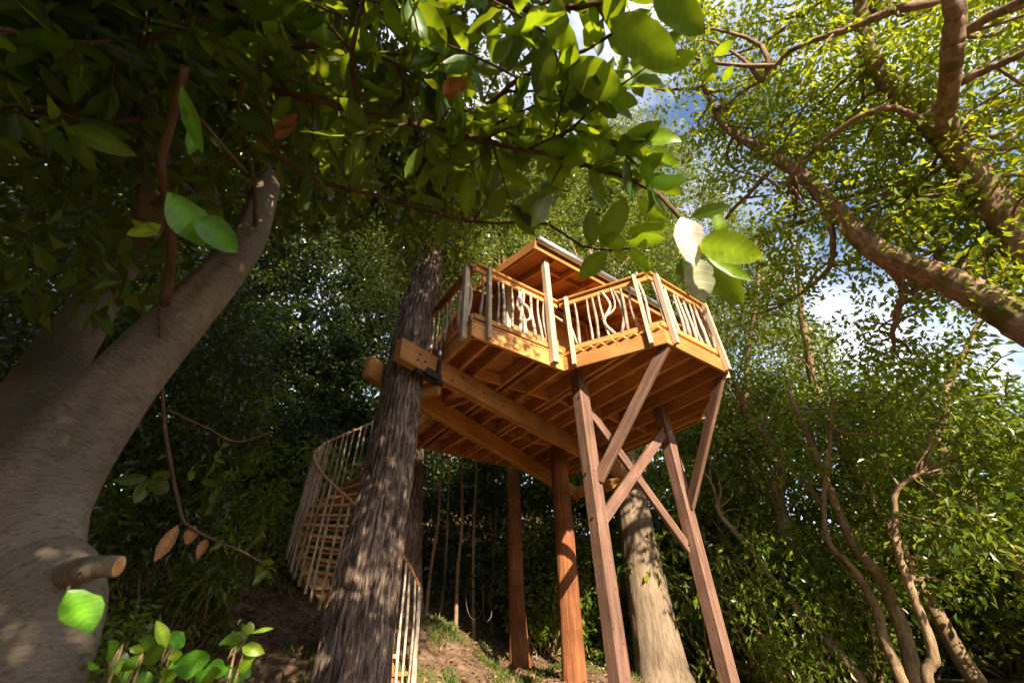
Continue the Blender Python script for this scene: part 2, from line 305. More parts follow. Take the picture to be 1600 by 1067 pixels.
def clump(cen, rad, per, g, droop=0.35, flat=0.7, ln=(0.08, 0.13), asp=0.5):
    """leaves round clump centres; returns base, axis, normal, length, width"""
    cen = np.asarray(cen); m = len(cen); rad = np.broadcast_to(rad, m)
    idx = np.repeat(np.arange(m), per); n = len(idx)
    d = nrm(g.normal(size=(n, 3))); rr = g.random(n) ** 0.45
    off = d * (rr * rad[idx])[:, None]; off[:, 2] *= flat
    base = cen[idx] + off
    ax = nrm(d * 0.7 + g.normal(size=(n, 3)) * 0.6 + np.array([0, 0, -droop]))
    nor = nrm(g.normal(size=(n, 3)) * 0.75 + np.array([0, 0, 0.9]))
    L = g.uniform(ln[0], ln[1], n)
    return base, ax, nor, L, L * asp * g.uniform(0.8, 1.2, n)

# ------------------------------------------------------------------ ground
def sst(a, b, x): t = np.clip((x - a) / (b - a), 0, 1); return t * t * (3 - 2 * t)
def gh(x, y):
    x = np.asarray(x, float); y = np.asarray(y, float)
    k = sst(3.0, 9.5, y)
    left = sst(0.4, -2.4, x)
    h = k * (0.55 + 0.55 * sst(3.5, 1.0, x) + 0.95 * left) + sst(-2.5, -9, x) * sst(0, 8, y) * 2.2 + sst(11, 24, y) * (5.0 + 3.0 * sst(6, -6, x))
    h += sst(4.5, 12, x) * sst(3, 9, y) * 0.5
    h += 0.05 * np.sin(x * 2.1 + 1.3 * np.sin(y * 1.1)) * k + 0.04 * np.sin(y * 3.3 + x) * k
    return h
n = 220
gx = np.concatenate([np.linspace(-14, 14, n), ]); gy = np.linspace(-8, 24, n)
X, Y = np.meshgrid(gx, gy); Z = gh(X, Y) + rng.normal(size=X.shape) * 0.012
Vg = np.stack([X, Y, Z], -1).reshape(-1, 3)
i = np.arange(n - 1)[:, None] * n; j = np.arange(n - 1)[None, :]
Fg = np.stack([i + j, i + j + 1, i + n + j + 1, i + n + j], -1).reshape(-1, 4)
# a coarse skirt carries the same sheet on to the horizon
m, t, o = new_mat('woodland_soil'); L = t.links.new
tc = node(t, 'ShaderNodeTexCoord'); n1 = node(t, 'ShaderNodeTexNoise', Scale=3.0, Detail=9.0, Roughness=0.7); L(tc.outputs['Object'], n1.inputs['Vector'])
n2 = node(t, 'ShaderNodeTexNoise', Scale=0.9, Detail=5.0); L(tc.outputs['Object'], n2.inputs['Vector'])
cr = ramp(t, [(0.3, (0.05, 0.026, 0.014)), (0.5, (0.15, 0.09, 0.05)), (0.7, (0.32, 0.22, 0.14))]); L(n1.outputs['Fac'], cr.inputs['Fac'])
mf = node(t, 'ShaderNodeMapRange'); mf.inputs['From Min'].default_value = 0.52; mf.inputs['From Max'].default_value = 0.62; L(n2.outputs['Fac'], mf.inputs['Value'])
mm = node(t, 'ShaderNodeMix', _data_type='RGBA'); mm.inputs['B'].default_value = (0.09, 0.10, 0.022, 1); L(mf.outputs[0], mm.inputs['Factor']); L(cr.outputs[0], mm.inputs['A'])
p = node(t, 'ShaderNodeBsdfPrincipled', Roughness=0.95); L(mm.outputs['Result'], p.inputs['Base Color'])
b = node(t, 'ShaderNodeBump', Strength=1.0, Distance=0.05); L(n1.outputs['Fac'], b.inputs['Height']); L(b.outputs[0], p.inputs['Normal']); L(p.outputs[0], o.inputs['Surface'])
M_SOIL = m
def ring(xa, ya): return np.stack([xa, ya], -1)
edge = np.vstack([ring(gx, np.full(n, gy[0])), ring(np.full(n, gx[-1]), gy)[1:], ring(gx[::-1], np.full(n, gy[-1]))[1:], ring(np.full(n, gx[0]), gy[::-1])[1:-1]])
def vid(q): return int(round((q[1] - gy[0]) / (gy[1] - gy[0]))) * n + int(round((q[0] - gx[0]) / (gx[1] - gx[0])))
eid = np.array([vid(q) for q in edge]); ne = len(eid)
outer = nrm(edge - np.array([0, 8.0])) * 600 + np.array([0, 8.0])
Vo = np.column_stack([outer, np.full(ne, 9.0)])
k = np.arange(ne); k2 = (k + 1) % ne; base0 = len(Vg)
Fo = np.stack([eid[k], base0 + k, base0 + k2, eid[k2]], -1)
ground = link('ground', raw_mesh('ground', np.vstack([Vg, Vo]), np.vstack([Fg, Fo]), M_SOIL, True))
tag(ground, 'sloping bare woodland soil with leaf litter and sparse grass', 'ground', kind='structure')

# ------------------------------------------------------------------ treehouse
ZR = 4.70                                            # underside of the rim boards
RH = 0.24                                            # rim height
ZD = ZR + RH + 0.032                                 # top of the decking
th = empty('treehouse', uvz(4.9, 5.2, 0.4))
tag(th, 'orange timber treehouse on tall brown posts with stick railings round its bay deck', 'treehouse')
POLY = [(2.13, 3.76), (3.68, 3.76), (4.37, 2.48), (5.80, 2.48), (6.95, 3.78), (6.95, 7.52), (2.74, 7.52), (2.74, 5.62), (2.13, 5.30)]
def urange(v):
    us = []
    for a, b in zip(POLY, POLY[1:] + POLY[:1]):
        if (a[1] - v) * (b[1] - v) < 0: us.append(a[0] + (v - a[1]) / (b[1] - a[1]) * (b[0] - a[0]))
    return (min(us), max(us)) if len(us) >= 2 else None
def vrange(u):
    vs = []
    for a, b in zip(POLY, POLY[1:] + POLY[:1]):
        if (a[0] - u) * (b[0] - u) < 0: vs.append(a[1] + (u - a[0]) / (b[0] - a[0]) * (b[1] - a[1]))
    return (min(vs), max(vs)) if len(vs) >= 2 else None
# two main beams, each doubled
def double_beam(a, b, off, ztop, hgt):
    d = nrm(uvz(*b, 0) - uvz(*a, 0)); s = np.cross(ZX, d)
    for q in (off, off + 0.062):
        board('beam', uvz(*a, ztop - hgt / 2) + s * q, uvz(*b, ztop - hgt / 2 - 0.003 * (q > off)) + s * q, 0.058, hgt, M_CEDAR, th)
double_beam((1.42, 4.26), (8.42, 6.34), 0.03, ZR - 0.003, 0.31)
double_beam((1.25, 4.86), (7.70, 7.83), 0.03, ZR - 0.003, 0.31)
board('cross_beam', uvz(7.56, 7.70, ZR - 0.17), uvz(8.0, 6.36, ZR - 0.17), 0.09, 0.26, M_CEDAR, th)
board('cross_beam', uvz(1.72, 5.02, ZR - 0.40), uvz(2.12, 4.55, ZR - 0.40), 0.10, 0.16, M_CEDAR, th)
board('blocking', uvz(2.62, 5.82, ZR - 0.06), uvz(2.9, 5.12, ZR - 0.06), 0.06, 0.1, M_CEDAR, th)
# bolts on the beam by the big trunk and along the outer face
def lathe_obj(name, p, ax, r, h, mat, parent, sides=8):
    P = np.array([p, p + nrm(np.asarray(ax, float)) * h]); P3 = np.array([P[0], (P[0] + P[1]) / 2, P[1]])
    V, F, a = tube_arrays(P3, np.array([r, r, r * 0.85]), sides)
    return link(name, raw_mesh(name, V, tri_fix(F), mat, False), parent)
_d = nrm(uvz(8.42, 6.34, 0) - uvz(1.42, 4.26, 0)); _s = np.cross(ZX, _d)
for t_, zz in ((0.28, 0.10), (0.30, 0.19), (0.40, 0.13), (0.9, 0.08), (1.1, 0.2), (1.55, 0.15), (2.0, 0.1), (2.05, 0.21), (2.5, 0.16), (3.0, 0.1), (3.05, 0.2), (3.6, 0.15), (4.2, 0.1)):
    lathe_obj('bolt', uvz(1.42, 4.26, ZR - 0.31 + zz) + _d * t_ + _s * 0.002, -_s, 0.014, 0.014, M_IRON, th)
# turnbuckle on the outer beam and the rod above it
bx0 = uvz(1.42, 4.26, 0) + _d * 0.62 - _s * 0.03
lathe_obj('turnbuckle', bx0 + ZX * (ZR - 0.30), ZX, 0.030, 0.24, M_IRON, th, 10)
lathe_obj('hanger_rod', bx0 + ZX * (ZR - 0.04), ZX, 0.010, 0.75, M_STEEL, th, 6)
lathe_obj('shackle', bx0 + ZX * (ZR + 0.02), ZX, 0.024, 0.07, M_STEEL, th, 8)
_bk = uvz(1.42, 4.26, 0) + _d * 0.30 + _s * 0.06
board('bracket', _bk + ZX * (ZR - 0.345), _bk + _d * 0.46 + ZX * (ZR - 0.345), 0.09, 0.05, M_IRON, th)
board('bracket', _bk + _d * 0.10 - _s * 0.105 + ZX * (ZR - 0.32), _bk + _d * 0.36 - _s * 0.105 + ZX * (ZR - 0.32), 0.012, 0.10, M_IRON, th)
# joists
JU = [2.42, 2.68, 3.18, 3.30, 3.66, 4.10, 4.22, 4.55, 4.95, 5.34, 5.76, 6.17, 6.55, 6.80]
for u in JU:
    vr = vrange(u)
    if vr: board('joist', uvz(u, vr[0] + 0.06, ZR + 0.105), uvz(u, vr[1] - 0.06, ZR + 0.105), 0.045, 0.20, M_CEDAR, th)
# blocking between joists under the cabin
for v in (4.62, 6.1):
    for a, b in zip(JU[1:-1], JU[2:]):
        if b - a > 0.2: board('blocking', uvz(a + 0.025, v + rng.uniform(-.1, .1), ZR + 0.11), uvz(b - 0.025, v + rng.uniform(-.02, .02), ZR + 0.11), 0.045, 0.18, M_CEDAR, th)
# rim boards
for a, b in zip(POLY, POLY[1:] + POLY[:1]):
    pa, pb = uvz(*a, ZR + RH / 2), uvz(*b, ZR + RH / 2); d = nrm(pb - pa); inn = np.cross(ZX, d)
    board('rim_board', pa + inn * 0.024, pb + inn * 0.024, 0.046, RH, M_CEDAR, th)
# decking, board by board
v = 2.50
while v < 7.50:
    r1, r2 = urange(v + 0.01), urange(v + 0.13)
    if r1 and r2:
        a, b = max(r1[0], r2[0]) if v < 3.7 else min(r1[0], r2[0]), min(r1[1], r2[1])
        if v < 3.7: a, b = (r1[0] + r2[0]) / 2 - 0.01, (r1[1] + r2[1]) / 2 + 0.01
        board('plank', uvz(a - 0.02, v + 0.068, ZD - 0.016), uvz(b + 0.02, v + 0.068, ZD - 0.016 + rng.uniform(-.001, .001)), 0.131, 0.030, M_PLANK, th)
    v += 0.139
# deck posts and braces
for (u, v) in ((4.09, 3.89), (6.00, 3.89)):
    g0 = uvz(u, v, 0); zb = float(gh(g0[0], g0[1])) - 0.3
    board('deck_post', uvz(u, v, zb), uvz(u, v, ZR + 0.10), 0.18, 0.18, M_POST, th, up=VX, ch=0.012)
board('brace', uvz(4.13, 3.82, 3.22), uvz(4.46, 2.58, ZR + 0.03), 0.065, 0.15, M_POST, th, ch=0.008)
board('brace', uvz(6.02, 3.82, 3.12), uvz(5.80, 2.60, ZR + 0.03), 0.065, 0.15, M_POST, th, ch=0.008)
board('brace', uvz(4.12, 3.955, ZR - 0.22), uvz(5.94, 3.955, 2.55), 0.062, 0.14, M_POST, th, ch=0.008)
board('brace', uvz(4.14, 3.885, 2.72), uvz(5.96, 3.885, ZR - 0.35), 0.062, 0.15, M_POST, th, ch=0.008)
board('brace', uvz(6.10, 3.95, 4.62), uvz(6.18, 3.90, 3.70), 0.05, 0.10, M_POST, th, ch=0.008)
for u, v, z in ((4.0, 3.84, 4.4), (4.0, 3.93, 4.5), (4.0, 3.9, 3.3), (4.0, 3.88, 2.75), (5.91, 3.85, 4.3), (5.91, 3.92, 2.6)):
    lathe_obj('bolt', uvz(u, v, z), -UX, 0.016, 0.016, M_IRON, th)
for u, v, z in ((4.06, 3.80, 3.34), (4.12, 3.80, 3.22), (4.14, 3.80, 4.4), (6.0, 3.80, 3.2), (6.03, 3.80, 3.05), (5.98, 3.80, 4.3)):
    lathe_obj('bolt', uvz(u, v, z), -VX, 0.016, 0.016, M_STEEL, th)
# railings --------------------------------------------------------
ZT = 6.02
def rail_post(u, v, nu, nv, z0=ZR + 0.015, z1=ZT - 0.04, wdt=0.056, dep=0.078):
    """post fixed outside the rim; (nu, nv) outward direction"""
    nn = nrm(uvz(nu, nv, 0)); o_ = nn * (dep / 2 + 0.003)
    return board('rail_post', uvz(u, v, z0) + o_, uvz(u, v, z1) + o_, wdt, dep, M_RAILPOST, th, up=nn, ch=0.006)
def stick(p0, p1, r, bend, seed, parent, knob=True):
    g = np.random.default_rng(seed); n = 9; t = np.linspace(0, 1, n)[:, None]
    P = np.asarray(p0) * (1 - t) + np.asarray(p1) * t
    ax = nrm(np.asarray(p1) - np.asarray(p0)); s1 = nrm(np.cross(ax, [0.3, 0.9, 0.1])); s2 = np.cross(ax, s1)
    ph = g.uniform(0, 6.28, 4); am = g.normal(size=2) * bend
    P = P + s1 * (np.sin(t * 3.1) * am[0] + np.sin(t * 6.3 + ph[0]) * bend * 0.35) + s2 * (np.sin(t * 3.1) * am[1] * 0.5 + np.sin(t * 8 + ph[1]) * bend * 0.25)
    rr = r * (1.05 - 0.3 * t[:, 0]) * (1 + g.normal(size=n) * 0.09)
    V, F, a = tube_arrays(P, rr, 6)
    return link('baluster', raw_mesh('baluster', V, tri_fix(F), M_STICK, True), parent), P
def rail_run(a, b, nu, nv, nst, seed, posts=(), skip=(), r=(0.019, 0.029)):
    """top cap, upper and lower rail and the sticks between, along the rim from a to b"""
    g = np.random.default_rng(seed); nn = nrm(uvz(nu, nv, 0)); off = -nn * 0.03
    A, B = uvz(*a, 0), uvz(*b, 0)
    cap = board('top_rail', A + off + ZX * (ZT - 0.019), B + off + ZX * (ZT - 0.019), 0.135, 0.036, M_CEDAR, th)
    board('upper_rail', A + off + ZX * (ZT - 0.085), B + off + ZX * (ZT - 0.085), 0.042, 0.085, M_CEDAR, cap)
    low = board('lower_rail', A + off + ZX * (ZD + 0.085), B + off + ZX * (ZD + 0.085), 0.042, 0.085, M_CEDAR, th)
    for k in range(nst):
        t = (k + 0.8 + g.uniform(-.18, .18)) / (nst + 0.6)
        p = A * (1 - t) + B * t + off; q = p + nrm(B - A) * g.normal() * 0.02
        stick(p + ZX * (ZD + 0.10), q + ZX * (ZT - 0.06), g.uniform(*r), g.uniform(0.008, 0.035), seed * 50 + k, low)
    return cap, low
for u, v, nu, nv, kw in ((2.13, 5.12, -1, 0, {}), (2.13, 3.90, -1, 0, {'wdt': 0.085}), (2.36, 3.76, 0, -1, {}), (3.76, 3.60, -.878, -.478, {}),
                         (4.28, 2.65, -.878, -.478, {}), (4.52, 2.48, 0, -1, {}), (5.74, 2.48, 0, -1, {}), (5.92, 2.615, .748, -.663, {}), (6.88, 3.70, .748, -.663, {})):
    rail_post(u, v, nu, nv, **kw)
rail_run((2.13, 5.25), (2.13, 3.80), -1, 0, 6, 11)
rail_run((2.17, 3.76), (3.70, 3.76), 0, -1, 11, 12)
cap, low = rail_run((3.70, 3.73), (4.38, 2.52), -.878, -.478, 9, 13)
rail_run((4.40, 2.48), (5.80, 2.48), 0, -1, 9, 14, r=(0.021, 0.031))
rail_run((5.82, 2.50), (6.93, 3.76), .748, -.663, 8, 15)
rail_run((6.95, 3.80), (6.95, 4.7), 1, 0, 4, 16)
# two forked sticks that break the rhythm of the front railing
def forked(pts, r, parent):
    P, rr = resample([uvz(*q) for q in pts], [r, r * 0.95, r * 0.85, r * 0.7][:len(pts)], 12)
    V, F, a = tube_arrays(P, rr, 6); link('baluster', raw_mesh('baluster', V, tri_fix(F), M_STICK, True), parent)
forked([(3.02, 3.79, ZD + 0.1), (3.0, 3.77, 5.36), (2.90, 3.79, 5.62), (3.02, 3.78, 5.95)], 0.030, low)
forked([(2.92, 3.79, 5.66), (3.05, 3.75, 5.60), (3.13, 3.78, 5.45), (3.02, 3.78, 5.33)], 0.026, low)
forked([(3.62, 3.80, 5.72), (3.72, 3.72, 5.6), (3.78, 3.62, 5.45), (3.80, 3.55, 5.1)], 0.022, low)
forked([(4.10, 3.07, 5.10), (4.02, 3.16, 5.35), (4.10, 3.05, 5.62), (4.05, 3.12, 5.94)], 0.026, low)
forked([(4.00, 3.18, 5.40), (4.10, 3.02, 5.5), (4.13, 2.98, 5.66), (4.12, 3.0, 5.95)], 0.018, low)
# cabin: framed walls with lapped boards under a pitched roof ---------
CU0, CU1, CV0, CV1 = 3.45, 6.78, 4.80, 7.42
RE, RR, RB = (3.56, 6.76), (5.55, 7.32), (7.72, 6.70)          # roof underside: eave, ridge, back eave (v, z)
def roof_z(v):
    return RE[1] + (v - RE[0]) / (RR[0] - RE[0]) * (RR[1] - RE[1]) if v < RR[0] else RR[1] + (v - RR[0]) / (RB[0] - RR[0]) * (RB[1] - RR[1])
z = ZD
k = 0
while z < 7.40:
    # left wall: boards run back along the deck, cut to the roof slope
    if z + 0.13 < roof_z(CV0): a, b = CV0, CV1 if z + 0.13 < roof_z(CV1) else RB[0] - 0.0
    a = CV0 if z + 0.13 < roof_z(CV0) else RE[0] + (z + 0.13 - RE[1]) / (RR[1] - RE[1]) * (RR[0] - RE[0])
    b = CV1 if z + 0.13 < roof_z(CV1) else RR[0] + (RR[1] - z - 0.13) / (RR[1] - RB[1]) * (RB[0] - RR[0])
    if b - a > 0.1:
        for u_, s_ in ((CU0, -1), (CU1, 1)):
            board('siding_board', uvz(u_, a, z + 0.068), uvz(u_, b, z + 0.068), 0.02, 0.150, M_SIDE, th, up=nrm(ZX + s_ * -0.13 * UX))
    if z + 0.13 < roof_z(CV0):
        for u0, u1 in ((CU0 + 0.02, 4.55), (5.45, CU1 - 0.02)) if z < 6.95 else ((CU0 + 0.02, CU1 - 0.02),):
            board('siding_board', uvz(u0, CV0, z + 0.068), uvz(u1, CV0, z + 0.068), 0.02, 0.150, M_SIDE, th, up=nrm(ZX + 0.13 * VX))
    if z + 0.13 < roof_z(CV1): board('siding_board', uvz(CU0 + 0.02, CV1, z + 0.068), uvz(CU1 - 0.02, CV1, z + 0.068), 0.02, 0.150, M_SIDE, th)
    z += 0.135; k += 1
door = board('door', uvz(4.58, CV0 + 0.05, ZD + 0.98), uvz(5.42, CV0 + 0.05, ZD + 0.98), 0.045, 1.92, M_SIDE, th)
for u_ in (4.565, 5.435): board('door_frame', uvz(u_, CV0, ZD), uvz(u_, CV0, ZD + 1.97), 0.05, 0.09, M_CEDAR, door, up=VX)
board('door_frame', uvz(4.52, CV0, ZD + 1.99), uvz(5.48, CV0, ZD + 1.99), 0.09, 0.05, M_CEDAR, door)
lathe_obj('door_handle', uvz(4.68, CV0 + 0.02, ZD + 0.95), -VX, 0.022, 0.05, M_STEEL, door, 8)
for u_, v_ in ((CU0 - 0.005, CV0 - 0.005), (CU1 + 0.005, CV0 - 0.005), (CU0 - 0.005, CV1 + 0.005)):
    board('corner_board', uvz(u_, v_, ZD), uvz(u_, v_, roof_z(v_) - 0.01), 0.1, 0.1, M_RAILPOST, th, up=VX)
# porch posts that carry the front eave
board('porch_post', uvz(3.46, 3.705, ZR + 0.02), uvz(3.46, 3.705, roof_z(3.70) - 0.005), 0.10, 0.10, M_RAILPOST, th, up=VX, ch=0.008)
board('porch_post', uvz(6.62, 3.80, ZD), uvz(6.62, 3.80, roof_z(3.80) - 0.02), 0.10, 0.10, M_RAILPOST, th, up=VX, ch=0.008)
# roof: sheathing panels, rafters, fascia, gutter
U0, U1 = 3.16, 7.0
for (v0, z0), (v1, z1) in ((RE, RR), (RB, RR)):
    nn = nrm(np.cross(UX, uvz(0, v1 - v0, z1 - z0))); nn = nn if nn[2] > 0 else -nn
    for q in range(3):
        ua, ub = U0 + (U1 - U0) * q / 3 + 0.002, U0 + (U1 - U0) * (q + 1) / 3 - 0.002
        board('roof_panel', uvz((ua + ub) / 2, v0, z0) + nn * 0.152, uvz((ua + ub) / 2, v1, z1) + nn * 0.152, ub - ua, 0.02, M_PLY, th, up=nn)
    board('roofing', uvz((U0 + U1) / 2, v0 - np.sign(v1 - v0) * 0.03, z0) + nn * 0.178, uvz((U0 + U1) / 2, v1, z1) + nn * 0.178, U1 - U0 + 0.06, 0.02, M_ROOF, th, up=nn)
    for u_ in (3.185, 3.62, 4.08, 4.55, 5.02, 5.50, 5.97, 6.44, 6.975):
        board('rafter', uvz(u_, v0 + np.sign(v1 - v0) * 0.03, z0) + nn * 0.07, uvz(u_, v1, z1) + nn * 0.07, 0.042, 0.138, M_CEDAR, th, up=nn)
    board('fascia', uvz(U0, v0, z0 + 0.075), uvz(U1, v0, z0 + 0.075), 0.03, 0.17, M_CEDAR, th)
    for u_ in (U0 - 0.02, U1 + 0.02):
        board('barge_board', uvz(u_, v0, z0) + nn * 0.10, uvz(u_, v1, z1) + nn * 0.10, 0.026, 0.20, M_SIDE, th, up=nn)
    for a, b in zip((3.62, 4.08, 4.55, 5.02, 5.5, 5.97), (4.08, 4.55, 5.02, 5.5, 5.97, 6.44)):
        vv = v0 + np.sign(v1 - v0) * 0.42
        board('blocking', uvz(a + 0.023, vv, roof_z(vv) + 0.09), uvz(b - 0.023, vv, roof_z(vv) + 0.09), 0.04, 0.10, M_CEDAR, th)
P = np.array([uvz(u_, RE[0] - 0.085, RE[1] + 0.15) for u_ in np.linspace(U0, U1, 5)])
V, F, a = tube_arrays(P, np.full(5, 0.06), 12); link('gutter', raw_mesh('gutter', V, tri_fix(F), M_STEEL, True), th)

# ------------------------------------------------------------------ spiral stair behind the big trunk
SC = np.array([-2.35, 6.95]); SR = 0.95
st = empty('spiral_staircase', (SC[0], SC[1], float(gh(*SC))))
tag(st, 'wooden spiral stair with thin stick railing curling up behind the big dappled trunk', 'staircase')
TH0, RATE = math.radians(-12), 0.0133 * 180 / math.pi
def sp(a, r, z): return np.array([SC[0] + r * math.cos(a), SC[1] + r * math.sin(a), z])
def sz(a): return 1.08 + (TH0 - a) * RATE
g = np.random.default_rng(5)
V, F, a_ = tube_arrays(np.array([sp(0, 0, z_) for z_ in (0.8, 2, 3, 4, 5.2)]), np.array([.12, .115, .11, .105, .1]), 12)
nw = link('newel_post', raw_mesh('newel_post', V, tri_fix(F), M_STAIR, True), st)
a = TH0; k = 0
while sz(a) < 4.92:
    z_ = sz(a)
    tr = board('tread', sp(a, 0.10, z_), sp(a - 0.05, SR + 0.06, z_), 0.22, 0.042, M_STAIR, st)
    board('tread_cleat', sp(a, 0.15, z_ - 0.04), sp(a - 0.05, SR - 0.05, z_ - 0.04), 0.04, 0.035, M_STAIR, tr)
    for q in (0.0, 0.115):
        aa = a + q - 0.03
        stick(sp(aa, SR + 0.07, sz(aa) - 0.26), sp(aa, SR + 0.02 + g.uniform(-.02, .02), sz(aa) + 1.14), g.uniform(0.018, 0.025), 0.014, 900 + k, st); k += 1
    a -= 0.232
aa = np.linspace(TH0 + 0.1, a + 0.15, 46)
P = np.array([sp(q, SR + 0.03, sz(q) + 1.10) for q in aa]); V, F, _ = tube_arrays(P, np.full(len(P), 0.024), 6)
link('handrail', raw_mesh('handrail', V, tri_fix(F), M_STAIR, True), st)
P = np.array([sp(q, SR + 0.02, sz(q) - 0.13) for q in aa])
s_ = board('brace', sp(math.radians(-100), SR - 0.1, sz(math.radians(-100)) - 0.05), sp(math.radians(-100), 0.12, sz(math.radians(-100)) - 0.75), 0.09, 0.12, M_STAIR, st)
for a0, a1 in zip(np.linspace(TH0, a + 0.23, 15)[:-1], np.linspace(TH0, a + 0.23, 15)[1:]):
    board('stringer', sp(a0, SR - 0.02, sz(a0) - 0.10), sp(a1, SR - 0.02, sz(a1) - 0.10), 0.04, 0.15, M_STAIR, st)

# ------------------------------------------------------------------ trees that carry or flank the treehouse
def furrow(depth, k=13, seed=0):
    ph = np.random.default_rng(seed).uniform(0, 6.28, 12)
    def f(th, s, r):
        a = th + 0.12 * np.sin(s * 1.3 + ph[0]) + 0.05 * np.sin(s * 5.1 + ph[1])
        q = np.abs(np.sin(a * k / 2 + ph[2] + 0.5 * np.sin(s * 3.3 + ph[3]))) * 0.6 + np.abs(np.sin(a * k * 0.83 + ph[4] + 0.9 * np.sin(s * 2.1 + ph[5]))) * 0.4
        q2 = np.sin(s * 11 + 3 * np.sin(a * 3 + ph[6])) * 0.15
        lob = 0.05 * np.sin(2 * th + ph[7] + s * 0.3) + 0.03 * np.sin(3 * th + ph[8] - s * 0.5)
        return r * (1 + lob) + depth * (q - 0.45 + q2)
    return f
def flare(r, z, z0, amt, h): return r * (1 + amt * np.exp(-(z - z0) / h))
def big_trunk(name, label, cat, pts, rad, mat, depth, k, seed, crown=None, group=None, flare_amt=0.5, sides=56, segs=110, limbs=()):
    P, r = resample(pts, rad, segs); zb = P[0][2]
    r = flare(r, P[:, 2], zb, flare_amt, 0.45)
    t = empty(name, P[0]); tag(t, label, cat, group)
    me = tubes_mesh('trunk', [(P, r, sides, furrow(depth, k, seed))] + list(limbs), mat)
    link('trunk', me, t)
    if crown is not None: link('crown', crown, t)
    return t
def crown_mesh(name, cens, rad, per, seed, mat, ln, asp=0.5, **kw):
    g = np.random.default_rng(seed); return leaves_mesh(name, *clump(cens, rad, per, g, ln=ln, asp=asp, **kw), mat)
def blob(n, c, r, seed, hollow=0.5):
    g = np.random.default_rng(seed); d = nrm(g.normal(size=(n, 3))); q = (hollow + (1 - hollow) * g.random(n)) ** 0.6
    return np.asarray(c) + d * q[:, None] * np.asarray(r)
def limb(p0, p1, r0, r1, seed, n=8, sides=6, wob=0.06):
    g = np.random.default_rng(seed); t = np.linspace(0, 1, n)[:, None]; L = np.linalg.norm(np.asarray(p1) - p0)
    P = np.asarray(p0) * (1 - t) + np.asarray(p1) * t + np.sin(t * np.pi) * g.normal(size=3) * wob * L + np.sin(t * 9 + g.uniform(0, 6)) * g.normal(size=3) * wob * 0.2 * L
    return (P, r0 * (1 - t[:, 0]) + r1 * t[:, 0], sides)

def trunk_px(rows, y): return [ATY(px, py, y) for px, py in rows]
# big dappled trunk at the near left corner of the deck
P1 = [(-1.60, 4.88, float(gh(-1.6, 4.88)) - 0.2), (-1.57, 4.88, 1.25), (-1.55, 4.87, 2.1), (-1.50, 4.87, 3.1), (-1.47, 4.87, 4.4), (-1.43, 4.87, 5.5), (-1.33, 4.9, 6.6), (-1.2, 5.0, 9), (-1.15, 5.1, 12.5)]
r1 = [0.35, 0.305, 0.295, 0.262, 0.235, 0.225, 0.21, 0.16, 0.07]
cl = np.vstack([blob(70, (-1.2, 5.3, 11.0), (1.8, 1.8, 3.0), 21), blob(50, (-1.2, 5.0, 8.3), (0.9, 0.9, 1.5), 25, 0.4), blob(26, (-1.3, 4.85, 7.2), (0.6, 0.6, 0.7), 26, 0.5)])
lm = [limb(P1[-2] + (np.array(P1[-1]) - P1[-2]) * q, c, 0.05, 0.012, 300 + i) for i, (c, q) in enumerate(zip(cl[::3], np.linspace(-0.2, 0.95, 24)))]
big_trunk('fir_tree', 'tall furrowed grey-brown trunk dappled with light at the near corner of the deck', 'tree', P1, r1, B_FIR, 0.04, 27, 3,
          crown_mesh('crown', cl, 0.7, 90, 5, L_WOOD, (0.08, 0.13)), sides=110, segs=220, limbs=lm)
# pale trunk at the far end of the beams
P4 = [(2.66, 10.25, float(gh(2.66, 10.2)) - 0.2), (2.64, 10.2, 1.0), (2.64, 10.2, 2.6), (2.66, 10.2, 4.05), (2.68, 10.25, 6.0), (2.8, 10.3, 9.0), (2.9, 10.4, 13)]
cl = blob(80, (2.9, 10.6, 12.0), (2.4, 2.4, 3.4), 22)
lm = [limb(np.array((2.85, 10.35, 8 + 4.5 * q)), c, 0.06, 0.012, 340 + i) for i, (c, q) in enumerate(zip(cl[::3], np.linspace(0, 1, 27)))]
big_trunk('pale_tree', 'stout pale straight trunk flaring at its foot behind the crossed braces', 'tree', P4, [0.55, 0.43, 0.385, 0.34, 0.3, 0.22, 0.08], B_PALE, 0.02, 15, 4,
          crown_mesh('crown', cl, 0.8, 90, 6, L_WOOD, (0.09, 0.14)), limbs=lm)
# red log under the deck
lg = empty('log_post', (0.82, 8.14, float(gh(0.82, 8.14)))); tag(lg, 'round reddish-brown log standing under the middle of the deck', 'log post')
P, r = resample([(0.78, 8.14, float(gh(.8, 8.14)) - 0.3), (0.80, 8.14, 2.0), (0.83, 8.14, 3.3), (0.84, 8.15, ZR + 0.05)], [0.18, 0.165, 0.16, 0.155], 60)
link('shaft', tubes_mesh('shaft', [(P, r, 40, furrow(0.012, 11, 8))], B_CEDAR), lg)
# darker red trunk behind the deck, crown out above
P5 = [(-0.02, 10.5, float(gh(0, 10.5)) - 0.15), (-0.07, 10.5, 2.2), (-0.08, 10.5, 4.6), (-0.15, 10.6, 8), (-0.2, 10.7, 13)]
cl = blob(70, (-0.2, 11, 11.5), (2.0, 2.0, 3.2), 23)
lm = [limb(np.array((-0.18, 10.68, 8 + 4.5 * q)), c, 0.05, 0.012, 380 + i) for i, (c, q) in enumerate(zip(cl[::3], np.linspace(0, 1, 24)))]
big_trunk('cedar_tree', 'slim dark red trunk with one sunlit strip behind the deck, left of the red log', 'tree', P5, [0.2, 0.16, 0.15, 0.12, 0.05], B_CEDAR, 0.012, 11, 9,
          crown_mesh('crown', cl, 0.75, 90, 7, L_WOOD, (0.09, 0.14)), limbs=lm, sides=36)
